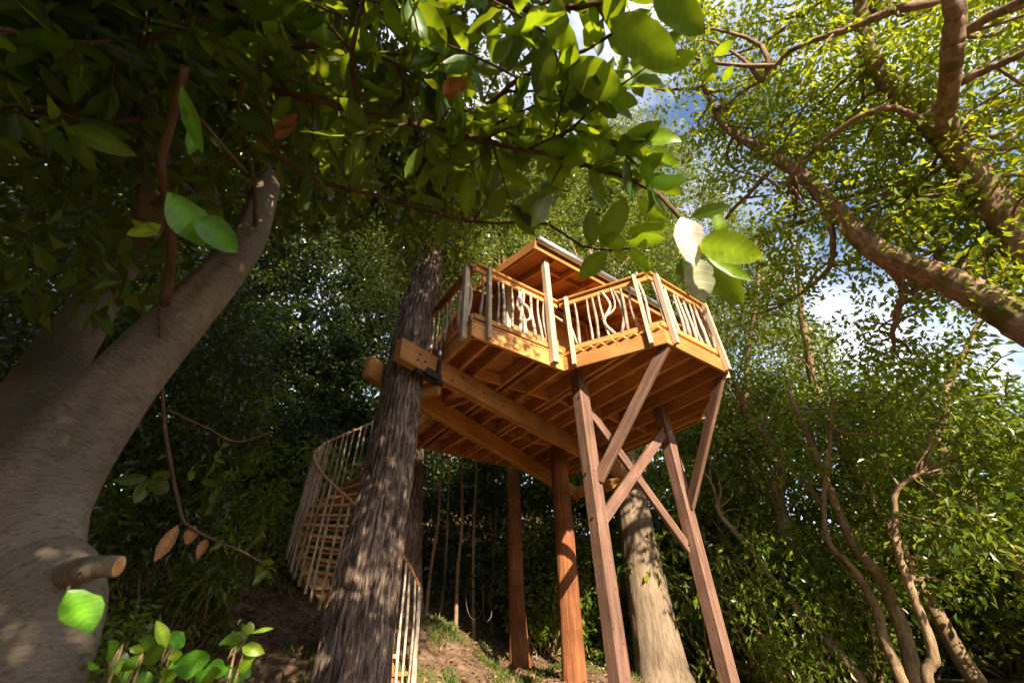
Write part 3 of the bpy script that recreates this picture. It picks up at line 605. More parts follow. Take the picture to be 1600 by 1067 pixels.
# shaded trunk beside the stair, standing on the bank
P6 = [(-2.05, 8.75, float(gh(-2.05, 8.75)) - 0.7), (-2.15, 8.75, 3), (-2.22, 8.75, 4.5), (-2.3, 8.9, 8), (-2.3, 9.0, 12)]
cl = blob(70, (-2.4, 9.3, 11.0), (2.2, 2.0, 3.0), 24)
lm = [limb(np.array((-2.3, 8.95, 7.5 + 4.0 * q)), c, 0.05, 0.012, 420 + i) for i, (c, q) in enumerate(zip(cl[::3], np.linspace(0, 1, 24)))]
big_trunk('shaded_tree', 'dark shaded trunk on the earth bank just behind the spiral stair', 'tree', P6, [0.36, 0.31, 0.29, 0.2, 0.06], B_FIR, 0.02, 15, 10,
          crown_mesh('crown', cl, 0.75, 90, 8, L_WOOD, (0.09, 0.14)), limbs=lm, flare_amt=0.9, sides=40)

# ------------------------------------------------------------------ the big trees leaning in on the right
def limb_tree(name, label, trunks, mat, leafmat, clumps, per, seed, ln, twigs=60, rad=0.42, asp=0.55, wig=0.0):
    """trunks: list of (points, radii, sides); clumps hang near limb points"""
    g = np.random.default_rng(seed)
    base = trunks[0][0][0]
    t = empty(name, base); tag(t, label, 'tree')
    tubes = []
    allp = []
    for pts, rad_, sides in trunks:
        P, r = resample(pts, rad_, 16 * len(pts)); P = P + np.cumsum(g.normal(size=P.shape), 0) * 0.006; r = r * (1 + 0.05 * np.sin(np.arange(len(r)) * 0.9) * g.random(len(r))); allp.append(P)
        tubes.append((P, r, sides, furrow(min(0.03, r[0] * 0.14), 13, seed)))
    allp = np.vstack(allp)
    cl = np.asarray(clumps)
    # twigs from the nearest limb to every few clumps
    pick = g.choice(len(cl), min(twigs, len(cl)), replace=False)
    for i in pick:
        d = np.linalg.norm(allp - cl[i], axis=1); j = int(np.argmin(d + g.random(len(d)) * 0.8))
        L = d[j]; tubes.append(limb(allp[j], cl[i], 0.012 + 0.012 * L, 0.006, seed * 7 + int(i), 9, 5, 0.10))
    link('trunk', tubes_mesh('trunk', tubes, mat), t)
    link('crown', leaves_mesh('crown', *clump(cl, rad, per, g, ln=ln, asp=asp), leafmat), t)
    return t
def sweep(path, n, spread, seed, zs=1.0):
    """clump centres strewn round a polyline of view directions (px, py, d)"""
    g = np.random.default_rng(seed); P = np.array([PT(*q) for q in path]); k = g.random(n) * (len(P) - 1); i = np.minimum(k.astype(int), len(P) - 2); f = (k - i)[:, None]
    c = P[i] * (1 - f) + P[i + 1] * f + g.normal(size=(n, 3)) * spread * np.array([1, 1, zs]); return c
# leaning trunk: comes in at the right edge, climbs to the upper left
tA = [PT(1900, 640, 7.2), PT(1740, 580, 7.4), PT(1600, 512, 7.8), PT(1480, 448, 8.2), PT(1350, 385, 8.6), PT(1290, 318, 9.0), PT(1240, 268, 9.4), PT(1180, 236, 9.9), PT(1130, 200, 10.3), PT(1090, 130, 10.8)]
baseA = np.array([tA[0][0] + 0.6, tA[0][1] - 0.5, 0.0]); baseA[2] = float(gh(min(baseA[0], 13), baseA[1])) - 0.2
tA = [baseA, (baseA + tA[0]) / 2 + np.array([0.15, 0, 0])] + tA
brA = [([tA[6], PT(1400, 440, 8.7), PT(1395, 490, 8.9), PT(1385, 520, 9.1)], [0.07, 0.055, 0.045, 0.03], 8),
       ([tA[7], PT(1300, 400, 9.1), PT(1270, 440, 9.4), PT(1230, 470, 9.8)], [0.06, 0.045, 0.03, 0.015], 7),
       ([tA[8], PT(1245, 330, 9.4), PT(1235, 350, 9.6), PT(1170, 370, 10)], [0.05, 0.035, 0.025, 0.012], 6),
       ([PT(1200, 270, 9.6), PT(1165, 305, 9.8), PT(1140, 335, 10), PT(1120, 372, 10.2)], [0.045, 0.035, 0.03, 0.015], 6)]
cA = np.vstack([sweep([(1180, 236, 10.6), (1090, 130, 11.4)], 40, 0.8, 31), sweep([(1300, 250, 10.4), (1180, 180, 11.2)], 46, 0.8, 32), sweep([(1390, 480, 9.4), (1430, 560, 9.6), (1380, 530, 9.8)], 18, 0.45, 33),
                sweep([(1260, 420, 10.0), (1200, 440, 10.6)], 30, 0.6, 34), sweep([(1580, 380, 9.6), (1440, 320, 10.2)], 64, 0.65, 35)])
limb_tree('leaning_oak', 'thick mossy trunk leaning in from the right edge across patches of sky', [(tA, [0.28, 0.26, 0.23, 0.205, 0.19, 0.17, 0.15, 0.125, 0.10, 0.08, 0.055, 0.03], 32)] + brA, B_OAK, L_OAK, np.vstack([cA, sweep([(1560, 420, 8.2), (1350, 330, 8.8), (1240, 240, 9.2)], 18, 0.4, 37)]), 58, 41, (0.08, 0.15), twigs=90, rad=0.42)
# forked tree at the top right corner
tB = [PT(1760, 560, 8.8), PT(1680, 470, 8.8), PT(1600, 385, 8.8), PT(1540, 300, 9.0), PT(1490, 235, 9.2), PT(1430, 170, 9.5), PT(1370, 115, 9.8), PT(1345, 60, 10.1), PT(1340, -20, 10.6), PT(1330, -120, 11.2)]
baseB = np.array([tB[0][0] + 0.9, tB[0][1] + 0.3, 0.0]); baseB[2] = float(gh(13, 7)) - 0.3
tB = [baseB, (baseB + tB[0]) / 2] + tB
brB = [([tB[5], PT(1482, 215, 8.8), PT(1485, 120, 8.3), PT(1492, 40, 8.1), PT(1500, -60, 8.1), PT(1510, -180, 8.3)], [0.14, 0.115, 0.105, 0.10, 0.095, 0.06], 16),
       ([PT(1480, 210, 9.0), PT(1400, 165, 8.6), PT(1330, 190, 8.6), PT(1270, 230, 8.8), PT(1225, 290, 9.0)], [0.05, 0.045, 0.04, 0.03, 0.012], 7),
       ([PT(1492, -10, 8.8), PT(1400, 20, 8.2), PT(1320, 55, 8.2), PT(1240, 90, 8.4), PT(1190, 140, 8.6)], [0.07, 0.052, 0.042, 0.03, 0.012], 8),
       ([PT(1492, 60, 8.8), PT(1540, 25, 8.2), PT(1620, -10, 7.8)], [0.06, 0.05, 0.04], 8),
       ([PT(1500, 130, 8.8), PT(1560, 95, 8.3), PT(1640, 50, 8.0)], [0.045, 0.04, 0.03], 7)]
cB = np.vstack([sweep([(1190, 140, 10.2), (1400, 20, 10.4), (1500, -30, 11)], 76, 0.85, 51), sweep([(1225, 290, 10.4), (1330, 190, 10.4), (1480, 200, 10.6)], 56, 0.7, 52), sweep([(1340, -40, 11.8), (1160, 20, 11.4)], 50, 0.9, 53),
                sweep([(1560, 60, 10.2), (1680, 0, 9.6)], 50, 0.8, 54), sweep([(1570, 160, 10.2), (1650, 330, 10.0), (1560, 380, 10.2)], 84, 0.75, 55), sweep([(1430, 260, 10.4), (1380, 330, 10.4)], 26, 0.6, 56), sweep([(1130, 60, 11), (1080, 0, 11)], 20, 0.7, 57)])
limb_tree('forked_oak', 'mossy tree forking near the top right corner under bright green leaves', [(tB, [0.31, 0.28, 0.25, 0.22, 0.20, 0.18, 0.155, 0.135, 0.115, 0.10, 0.08, 0.05], 32)] + brB, B_OAK, L_OAK, np.vstack([cB, sweep([(1560, 330, 8.7), (1490, 235, 9.0), (1400, 140, 9.4)], 14, 0.4, 58)]), 58, 42, (0.08, 0.15), twigs=120, rad=0.42)

# ------------------------------------------------------------------ slender multi-stem trees and shrubs on the right
def stem_tree(name, label, stems, d, seed, cl, per=62, ln=(0.10, 0.17), mat=L_SHRUB, cat='tree', sides=9, rad=0.5, group=None):
    g = np.random.default_rng(seed)
    tubes = []; allp = []
    for k, (rows, r0, r1_) in enumerate(stems):
        dd = d + 0.25 * k
        pts = [PT(px, py, dd) for px, py in rows]
        b0 = pts[0].copy(); gz = float(gh(b0[0], b0[1])); 
        if b0[2] > gz - 0.1 and rows[0][1] > 1000: pts = [np.array([b0[0] + g.normal() * .05, b0[1], gz - 0.15])] + pts
        P, r = resample(pts, np.linspace(r0, r1_, len(pts)), 8 * len(pts)); P += np.cumsum(g.normal(size=P.shape), 0) * 0.006
        tubes.append((P, r, sides, furrow(0.006, 6, seed + k))); allp.append(P)
    base = allp[0][0]; allp = np.vstack(allp)
    for i in range(0, len(cl), 3):
        dst = np.linalg.norm(allp - cl[i], axis=1); j = int(np.argmin(dst + g.random(len(dst)) * 0.5)); tubes.append(limb(allp[j], cl[i], 0.010 + 0.006 * dst[j], 0.004, seed * 9 + i, 8, 5, 0.1))
    t = empty(name, base); tag(t, label, cat, group)
    link('trunk', tubes_mesh('trunk', tubes, B_STEM), t)
    link('crown', leaves_mesh('crown', *clump(cl, rad, per, g, ln=ln, asp=0.42), mat), t)
    return t
stem_tree('multi_stem_tree', 'two twisting tan stems rising side by side in the right-hand thicket', [([(1413, 1067), (1398, 1029), (1380, 994), (1367, 950), (1345, 906), (1319, 871), (1293, 845), (1284, 788), (1293, 688), (1300, 620)], 0.085, 0.03),
           ([(1428, 1060), (1406, 976), (1371, 898), (1336, 858), (1310, 806), (1275, 722), (1253, 674), (1225, 610)], 0.12, 0.045), ([(1284, 788), (1262, 760), (1235, 735), (1215, 700), (1190, 670)], 0.05, 0.02)], 10.0, 61,
          np.vstack([sweep([(1300, 660, 11.4), (1210, 600, 12.2)], 40, 0.7, 71), sweep([(1330, 690, 11.4), (1400, 640, 11)], 40, 0.7, 72)]))
stem_tree('crooked_sapling', 'thin crooked stem bending right among the shrubs near the lower right corner', [([(1455, 1064), (1465, 1025), (1446, 963), (1428, 915), (1409, 858), (1406, 828), (1402, 775), (1420, 752), (1450, 735)], 0.075, 0.028),
           ([(1428, 915), (1420, 870), (1395, 830), (1385, 812)], 0.03, 0.012)], 8.8, 62, np.vstack([sweep([(1450, 720, 9.6), (1550, 690, 9.6)], 44, 0.6, 73), sweep([(1460, 850, 9.8), (1530, 800, 9.8)], 26, 0.5, 74)]))
stem_tree('leaning_sapling', 'slim bare stem leaning left between the brown post and the thicket', [([(1341, 1060), (1310, 1022), (1275, 981), (1244, 941), (1209, 898), (1179, 858), (1144, 823), (1120, 790)], 0.10, 0.04)], 10.4, 63,
          np.vstack([sweep([(1150, 790, 11.6), (1110, 720, 12)], 36, 0.6, 75), sweep([(1210, 880, 11), (1260, 850, 11)], 20, 0.5, 76)]))
stem_tree('broken_trunk', 'short sunlit tan trunk showing through leaves right of the deck', [([(1235, 870), (1227, 823), (1216, 775), (1218, 731), (1200, 690), (1170, 650), (1150, 600)], 0.16, 0.05), ([(1216, 775), (1195, 745), (1180, 715)], 0.06, 0.03)], 11.0, 64,
          sweep([(1180, 660, 11.4), (1130, 560, 11.8)], 40, 0.8, 77))

# ------------------------------------------------------------------ woodland behind everything: one mass of far foliage
g = np.random.default_rng(99)
def wood_clumps(az0, az1, n, dmin, dmax, zlo, el_of_az, g):
    az = np.radians(g.uniform(az0, az1, n)); d = g.uniform(dmin, dmax, n)
    elm = np.array([el_of_az(math.degrees(a)) for a in az])
    x, y = d * np.sin(az), d * np.cos(az)
    top = CAMZ + d * np.tan(np.radians(elm))
    gz = gh(np.clip(x, -14, 14), np.clip(y, -8, 24))
    z = gz + zlo + g.random(n) ** 0.85 * np.maximum(top - gz - zlo, 0.1)
    return np.stack([x, y, z], -1)
def el_left(a): return 60 + 4 * math.sin(a * 0.21) + 3 * math.sin(a * 0.57 + 1)
def el_right(a):
    return float(np.interp(a, [26, 32, 36, 42, 48, 54, 62, 75], [56, 48, 37, 27, 20, 16, 15, 15])) + 2.0 * math.sin(a * 1.3)
tot = []
def boughs(c, k, g):                                        # leaves hang in flat sprays, with dark gaps between
    n_ = len(c); sp_ = g.uniform(0.5, 1.1, n_); d_ = nrm(g.normal(size=(n_, 3)) * np.array([1, 1, .25]))
    o_ = d_[:, None, :] * (np.linspace(-1, 1, k)[None, :, None] * sp_[:, None, None]) + g.normal(size=(n_, k, 3)) * 0.22 * np.array([1, 1, .5]); return (c[:, None, :] + o_).reshape(-1, 3)
c1 = boughs(wood_clumps(-88, 27, 620, 12.5, 19, 0.3, el_left, g), 5, g); tot.append(clump(c1, g.uniform(0.35, 0.62, len(c1)), 84, g, flat=0.5, ln=(0.14, 0.28), asp=0.5))
c1 = wood_clumps(-88, 27, 600, 17, 20, 0.3, el_left, g); tot.append(clump(c1, g.uniform(0.8, 1.2, len(c1)), 100, g, ln=(0.14, 0.3), asp=0.5))
c0 = wood_clumps(-90, 30, 1700, 20, 28, 0.0, lambda a: 58, g); tot.append(clump(c0, g.uniform(1.2, 1.8, len(c0)), 110, g, ln=(0.3, 0.5), asp=0.55))
c4 = wood_clumps(-40, 40, 520, 11.6, 15, -0.1, lambda a: 24, g); tot.append(clump(c4, g.uniform(0.5, 0.8, len(c4)), 130, g, ln=(0.12, 0.2), asp=0.45))
c2 = wood_clumps(25, 80, 420, 11.5, 17, 0.1, el_right, g); tot.append(clump(c2, g.uniform(0.6, 1.0, len(c2)), 110, g, ln=(0.12, 0.19), asp=0.45))
c5 = wood_clumps(22, 41, 420, 11, 15.5, 4.0, lambda a: float(np.interp(a, [22, 34, 38, 41], [62, 60, 54, 40])), g); tot.append(clump(c5, g.uniform(0.45, 0.75, len(c5)), 110, g, ln=(0.08, 0.13), asp=0.55))
c3 = wood_clumps(-85, -35, 420, 6.5, 11, 0.8, lambda a: 34 + 5 * math.sin(a * .4), g); tot.append(clump(c3, g.uniform(0.4, 0.7, len(c3)), 130, g, ln=(0.09, 0.14), asp=0.45))
base, ax, nor, ln_, wd_ = [np.concatenate([t_[q] for t_ in tot]) for q in range(5)]
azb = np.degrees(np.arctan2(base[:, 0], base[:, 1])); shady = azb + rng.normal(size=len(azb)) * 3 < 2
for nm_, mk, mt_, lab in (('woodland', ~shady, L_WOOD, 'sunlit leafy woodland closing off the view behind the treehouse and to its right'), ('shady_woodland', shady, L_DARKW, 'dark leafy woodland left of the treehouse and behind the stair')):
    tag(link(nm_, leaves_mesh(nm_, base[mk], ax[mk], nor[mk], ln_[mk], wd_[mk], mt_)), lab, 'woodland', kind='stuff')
WT = [((1290, 640, 12.4), (1262, 540, 12.4), (1250, 440, 12.6), 'slim pale trunk in the leaves right of the deck corner'), ((1180, 760, 12.6), (1165, 620, 12.6), (1178, 480, 12.8), 'slim woodland trunk close beside the right deck corner'),
      ((1480, 720, 12.2), (1465, 640, 12.2), (1500, 560, 12.4), 'short pale trunk high in the thicket near the right edge')]
for k, (a_, b_, c_, lab) in enumerate(WT):
    gq = np.random.default_rng(800 + k); p0, p1, p2 = PT(*a_), PT(*b_), PT(*c_); f0 = p0.copy(); f0[2] = float(gh(np.clip(p0[0], -13, 13), p0[1])) - 0.2; f0[:2] += gq.normal(size=2) * 0.3
    P, r = resample([f0, (f0 + p0) / 2 + gq.normal(size=3) * .1, p0, p1, p2, p2 + (p2 - p1) * 0.8], [.14, .12, .10, .085, .06, .03], 60); P += np.cumsum(gq.normal(size=P.shape), 0) * 0.012
    tb = [(P, r, 10, furrow(0.01, 7, k))]
    for q in range(9):
        j = 26 + q * 3; tb.append(limb(P[j], P[j] + gq.normal(size=3) * np.array([.7, .5, .5]) + ZX * .35, 0.028, 0.006, 850 + k * 20 + q, 8, 5, 0.14))
    o = link('woodland_tree', tubes_mesh('woodland_tree', tb, B_STEM)); tag(o, lab, 'tree', 'slim trunks in the wood')

# shrubs of the right-hand thicket: one form, copied and turned
def make_shrub(seed, label):
    g = np.random.default_rng(seed)
    cl = np.vstack([blob(46, (0, 0, 1.5), (1.15, 1.15, 1.25), seed, 0.55), blob(14, (0, 0, 0.5), (0.9, 0.9, 0.5), seed + 1, 0.4)])
    tubes = [limb(np.array([g.normal() * .06, g.normal() * .06, -0.15]), c, 0.03, 0.006, seed * 3 + i, 8, 5, 0.1) for i, c in enumerate(cl[::2])]
    r = empty('laurel_shrub'); 
    a = bpy.data.objects.new('stems', tubes_mesh('stems', tubes, B_STEM)); b = bpy.data.objects.new('foliage', leaves_mesh('foliage', *clump(cl, 0.36, 62, g, ln=(0.10, 0.16), asp=0.42), L_SHRUB))
    for o in (a, b): C.objects.link(o); o.parent = r
    return r
def copy_tree(r):
    c = r.copy(); C.objects.link(c)
    for ch in r.children:
        q = ch.copy(); C.objects.link(q); q.parent = c
    return c
SHR = [  # px, py of the foot direction, y distance, scale, label
    (4.7, 9.3, 0.95, 'low glossy shrub right beside the foot of the right brown post'),
    (5.9, 10.0, 1.2, 'glossy shrub filling the gap between the leaning bare stem and the brown post'),
    (7.3, 10.3, 1.25, 'glossy shrub behind the foot of the leaning bare stem'),
    (8.9, 9.8, 1.4, 'bushy shrub behind the two twisting tan stems'),
    (9.8, 7.6, 1.2, 'dark shrub between the crooked stem and the right edge, half in shade'),
    (11.0, 8.8, 1.7, 'tall shrub spreading its sprays at the right edge under the leaning trunk'),
    (7.8, 12.4, 1.9, 'tall sunlit shrub behind the thicket, under the short tan trunk'),
    (4.2, 11.2, 1.5, 'shaded shrub seen between the pale trunk and the right brown post'),
    (11.2, 11.6, 2.1, 'tallest pale-topped shrub at the back of the thicket by the right edge'),
    (0.6, 12.2, 1.2, 'shaded shrub seen between the red log and the slim dark red trunk'),
    (1.9, 12.6, 1.3, 'shaded shrub seen between the red log and the left brown post'),
    (-4.4, 6.4, 0.85, 'shaded shrub just left of the spiral stair, on the dark slope'),
    (-5.6, 5.0, 0.9, 'shaded shrub on the dark slope right behind the near tree trunk'),
    (-4.0, 9.6, 1.3, 'tall dark shrub behind the spiral stair, left of the big dappled trunk'),
    (-6.6, 7.8, 1.4, 'large dark shrub high on the slope between near tree and spiral stair'),
    (-3.6, 4.3, 0.55, 'small low shrub on the slope below the hanging dead leaves'),
    (7.9, 7.0, 0.7, 'low shrub at the bottom edge below the crooked stem')]
proto = make_shrub(201, '')
for i, (x, y, s, lab) in enumerate(SHR):
    o = proto if i == 0 else copy_tree(proto)
    o.location = (x, y, float(gh(x, y)) - 0.05); o.rotation_euler = (0, 0, i * 2.1); o.scale = (s, s * (1 + 0.1 * math.sin(i)), s * (1 + 0.12 * math.cos(i * 1.7)))
    tag(o, lab, 'shrub', 'shrubs of the thicket')

# saplings and a vine in the shade under the deck
def thin(name, label, pts, r0, r1_, cat, mat=B_STEM, group=None):
    P, r = resample(pts, np.linspace(r0, r1_, len(pts)), 8 * len(pts))
    o = link(name, tubes_mesh(name, [(P, r, 7)], mat)); tag(o, label, cat, group); return o
SAP = [(663, 985, 690, 11.0, 'leftmost thin sapling in the shade under the deck, close to the shaded trunk'), (688, 950, 702, 12.2, 'second thin sapling from the shaded trunk in the dark gap under the deck'),
       (712, 1000, 722, 10.6, 'thin sapling with a broken foot standing on the lit edge of the bank'), (741, 995, 745, 11.4, 'thin sapling inside the vine loop in the dark gap under the deck'),
       (768, 960, 772, 13.0, 'far thin sapling just left of the slim dark red trunk')]
for px, py, px2, d, lab in SAP:
    a = PT(px, py, d); a[2] = float(gh(a[0], a[1])) - 0.1; b = PT(px2, 720, d)
    thin('sapling', lab, [a, a * .7 + b * .3 + rng.normal(size=3) * .04, a * .4 + b * .6 + rng.normal(size=3) * .05, b, b + (b - a) * 0.6], 0.045, 0.02, 'sapling', group='saplings under the deck')
ang = np.linspace(-0.6, 2 * math.pi - 1.0, 14)
loop = [PT(742 - 14 * math.sin(q) * 1.0, 932 - 36 * math.cos(q), 10.2 + 0.05 * q) for q in ang]
thin('vine', 'thin vine curled into a hanging loop in the dark gap under the deck', [PT(762, 800, 10.4), PT(772, 890, 10.3), PT(764, 930, 10.25), PT(768, 960, 10.2), PT(757, 968, 10.2)] + loop[::-1], 0.009, 0.008, 'vine', B_TWIG)

# ------------------------------------------------------------------ leaf litter and grass on the bank
n = 15000
x = g.uniform(-7, 4.5, n); y = g.uniform(2.5, 12.5, n)
base = np.stack([x, y, gh(x, y) + 0.015], -1); ax = nrm(np.stack([g.normal(size=n), g.normal(size=n), g.normal(size=n) * .25 + .1], -1)); nor = nrm(np.stack([g.normal(size=n) * .4, g.normal(size=n) * .4, np.ones(n)], -1))
L_ = g.uniform(0.05, 0.11, n); lt = link('leaf_litter', leaves_mesh('leaf_litter', base, ax, nor, L_, L_ * 0.5, L_LITTER))
tag(lt, 'dry brown fallen leaves strewn over the earth bank', 'leaf litter', kind='stuff')
n = 80; cx = g.uniform(-3.5, 3.5, n); cyy = g.uniform(6.2, 11.5, n); per = 34
x = np.repeat(cx, per) + g.normal(size=n * per) * .07; y = np.repeat(cyy, per) + g.normal(size=n * per) * .07
base = np.stack([x, y, gh(x, y) - 0.01], -1); ax = nrm(np.stack([g.normal(size=len(x)) * .45, g.normal(size=len(x)) * .45, np.ones(len(x))], -1)); nor = nrm(np.stack([g.normal(size=len(x)), g.normal(size=len(x)), np.full(len(x), .2)], -1))
L_ = g.uniform(0.06, 0.16, len(x)); gr = link('grass', leaves_mesh('grass', base, ax, nor, L_, 0.012 + 0.02 * g.random(len(x)), L_GRASS))
tag(gr, 'sparse tufts of fresh green grass on the sunny earth bank', 'grass', kind='stuff')

# ------------------------------------------------------------------ the laurel tree over the camera
g = np.random.default_rng(2024)
lt0 = empty('laurel_tree', (-1.6, 1.62, 0)); tag(lt0, 'smooth-barked leafy tree close by at the left, its boughs arching over the view', 'tree')
main = [np.array([-1.62, 1.62, -0.2])] + trunk_px([(10, 1075), (18, 900), (55, 770), (175, 618), (288, 492), (352, 422), (396, 355)], 1.62) + [PT(420, 250, 3.45), PT(405, 130, 3.9), PT(385, -20, 4.6), PT(385, -20, 4.6) + np.array([-0.1, -0.3, 1.6])]
P, r = resample(main, [0.23, 0.18, 0.18, 0.185, 0.14, 0.115, 0.10, 0.085, 0.07, 0.06, 0.05, 0.03], 120)
lob = furrow(0.010, 5, 31)
link('trunk', tubes_mesh('trunk', [(P, r, 40, lob)], B_LAUREL), lt0)
sec = [ATY(30, 760, 1.72), ATY(50, 660, 1.85), ATY(95, 560, 1.95), ATY(150, 475, 2.05), ATY(205, 390, 2.15), PT(240, 320, 3.45), PT(236, 210, 3.75), PT(205, 70, 4.1), PT(170, -60, 4.8)]
P, r = resample(sec, [0.16, 0.15, 0.125, 0.11, 0.095, 0.08, 0.065, 0.05, 0.03], 70)
link('limb', tubes_mesh('limb', [(P, r, 28, lob)], B_LAUREL), lt0)
P, r = resample([PT(60, 912, 2.45), PT(125, 892, 2.06), PT(160, 885, 1.95), PT(186, 885, 1.92)], [0.06, 0.040, 0.031, 0.030], 20)
stub = link('branch_stub', tubes_mesh('branch_stub', [(P, r, 20)], B_LAUREL), lt0)
_ax = nrm(P[-1] - P[-2]); lathe_obj('cut_end', P[-1] - _ax * 0.002, _ax, 0.027, 0.004, M_STAIR, stub, 20)
LEAVES = []      # base, axis, normal, length, width, material key
def add_leaf(b, ax, nor, ln, wd, key='n'): LEAVES.append((np.asarray(b), nrm(np.asarray(ax)), nrm(np.asarray(nor)), ln, wd, key))
tw_tubes = []
def twig_leaves(P, g, step=0.06, ln=(0.13, 0.20), start=0.0, droop=0.25):
    s = np.concatenate([[0], np.cumsum(np.linalg.norm(np.diff(P, axis=0), axis=1))]); q = s[-1] * start; k = g.integers(0, 9)
    while q < s[-1]:
        p = np.array([np.interp(q, s, P[:, c]) for c in range(3)]); i = min(np.searchsorted(s, q), len(P) - 1); t_ = nrm(P[i] - P[max(i - 1, 0)] + 1e-9)
        side = nrm(np.cross(t_, ZX + g.normal(size=3) * .3)) * (1 if k % 2 else -1)
        ax = nrm(t_ * 0.75 + side * g.uniform(0.5, 1.1) + g.normal(size=3) * .25 - ZX * droop)
        L = g.uniform(*ln); add_leaf(p, ax, ZX * 0.9 + g.normal(size=3) * 0.55, L, L * g.uniform(0.31, 0.40)); k += 1; q += step * g.uniform(0.7, 1.3)
    for e in range(3):
        ax = nrm(nrm(P[-1] - P[-2]) + g.normal(size=3) * .45); L = g.uniform(*ln); add_leaf(P[-1], ax, ZX * .8 + g.normal(size=3) * .5, L, L * 0.4)
def bough(path, r0, r1_, every=0.11, tl=(0.18, 0.42), seed=0, start=0.1, dens=1.0, own=True):
    g = np.random.default_rng(seed)
    P, r = resample([PT(*q) for q in path], np.linspace(r0, r1_, len(path)), 9 * len(path)); P = P + np.cumsum(g.normal(size=P.shape), 0) * 0.003
    tw_tubes.append((P, r, 7))
    s = np.concatenate([[0], np.cumsum(np.linalg.norm(np.diff(P, axis=0), axis=1))]); q = s[-1] * start
    while q < s[-1]:
        p = np.array([np.interp(q, s, P[:, c]) for c in range(3)]); i = min(np.searchsorted(s, q), len(P) - 1); t_ = nrm(P[i] - P[max(i - 1, 0)] + 1e-9)
        d = nrm(t_ * 0.6 + g.normal(size=3) * 0.75 + ZX * 0.1); L = g.uniform(*tl)
        e = p + d * L + np.array([0, 0, -0.1 * L]); Q = np.array([p, p + d * L * .35, p + d * L * .7 - ZX * 0.02 * L, e])
        px, py, zc = PROJ(e)
        if not (px > 1020 or (py > 345 and px > 420)):
            tw_tubes.append((Q, np.array([.006, .005, .004, .003]), 5)); twig_leaves(Q, g)
        q += every * g.uniform(0.6, 1.4) / dens
    if own: twig_leaves(P[len(P) // 2:], g, 0.12)
bough([(405, 130, 2.55), (480, 150, 2.4), (560, 170, 2.3), (700, 200, 2.1), (850, 237, 1.9), (930, 262, 1.8)], 0.020, 0.009, seed=401, start=0.05)
bough([(395, 200, 2.5), (470, 270, 2.5), (620, 318, 2.3), (760, 345, 2.1), (860, 352, 2.0)], 0.014, 0.006, seed=402, every=0.2, own=False)
bough([(400, 90, 2.6), (520, 60, 2.4), (640, 115, 2.2), (720, 175, 2.1), (790, 205, 2.0)], 0.014, 0.006, seed=403)
bough([(560, 172, 2.3), (545, 90, 2.2), (560, 0, 2.2), (590, -80, 2.2)], 0.012, 0.006, seed=404)
bough([(700, 200, 2.1), (790, 135, 2.0), (870, 85, 1.9), (960, 45, 1.85)], 0.012, 0.006, seed=405)
bough([(640, -60, 2.6), (740, -10, 2.3), (850, 20, 2.1), (960, 10, 2.0), (1040, -10, 2.0)], 0.016, 0.007, seed=406)
bough([(385, -30, 2.8), (500, -20, 2.6), (620, 40, 2.4), (700, 60, 2.3)], 0.016, 0.007, seed=407)
bough([(850, 237, 1.9), (900, 190, 1.85), (940, 215, 1.8), (975, 235, 1.75)], 0.008, 0.005, seed=408, every=0.1)
bough([(240, 320, 2.9), (330, 250, 2.7), (440, 230, 2.6), (520, 250, 2.6)], 0.014, 0.006, seed=409, every=0.22)
bough([(235, 190, 3.0), (150, 190, 2.8), (60, 175, 2.7), (-60, 190, 2.6)], 0.014, 0.007, seed=410, every=0.25)
bough([(210, 80, 3.0), (300, 40, 2.7), (400, 20, 2.6)], 0.012, 0.006, seed=411, every=0.2)
bough([(200, 60, 3.0), (90, 60, 2.6), (-40, 20, 2.4)], 0.012, 0.006, seed=412, every=0.2)
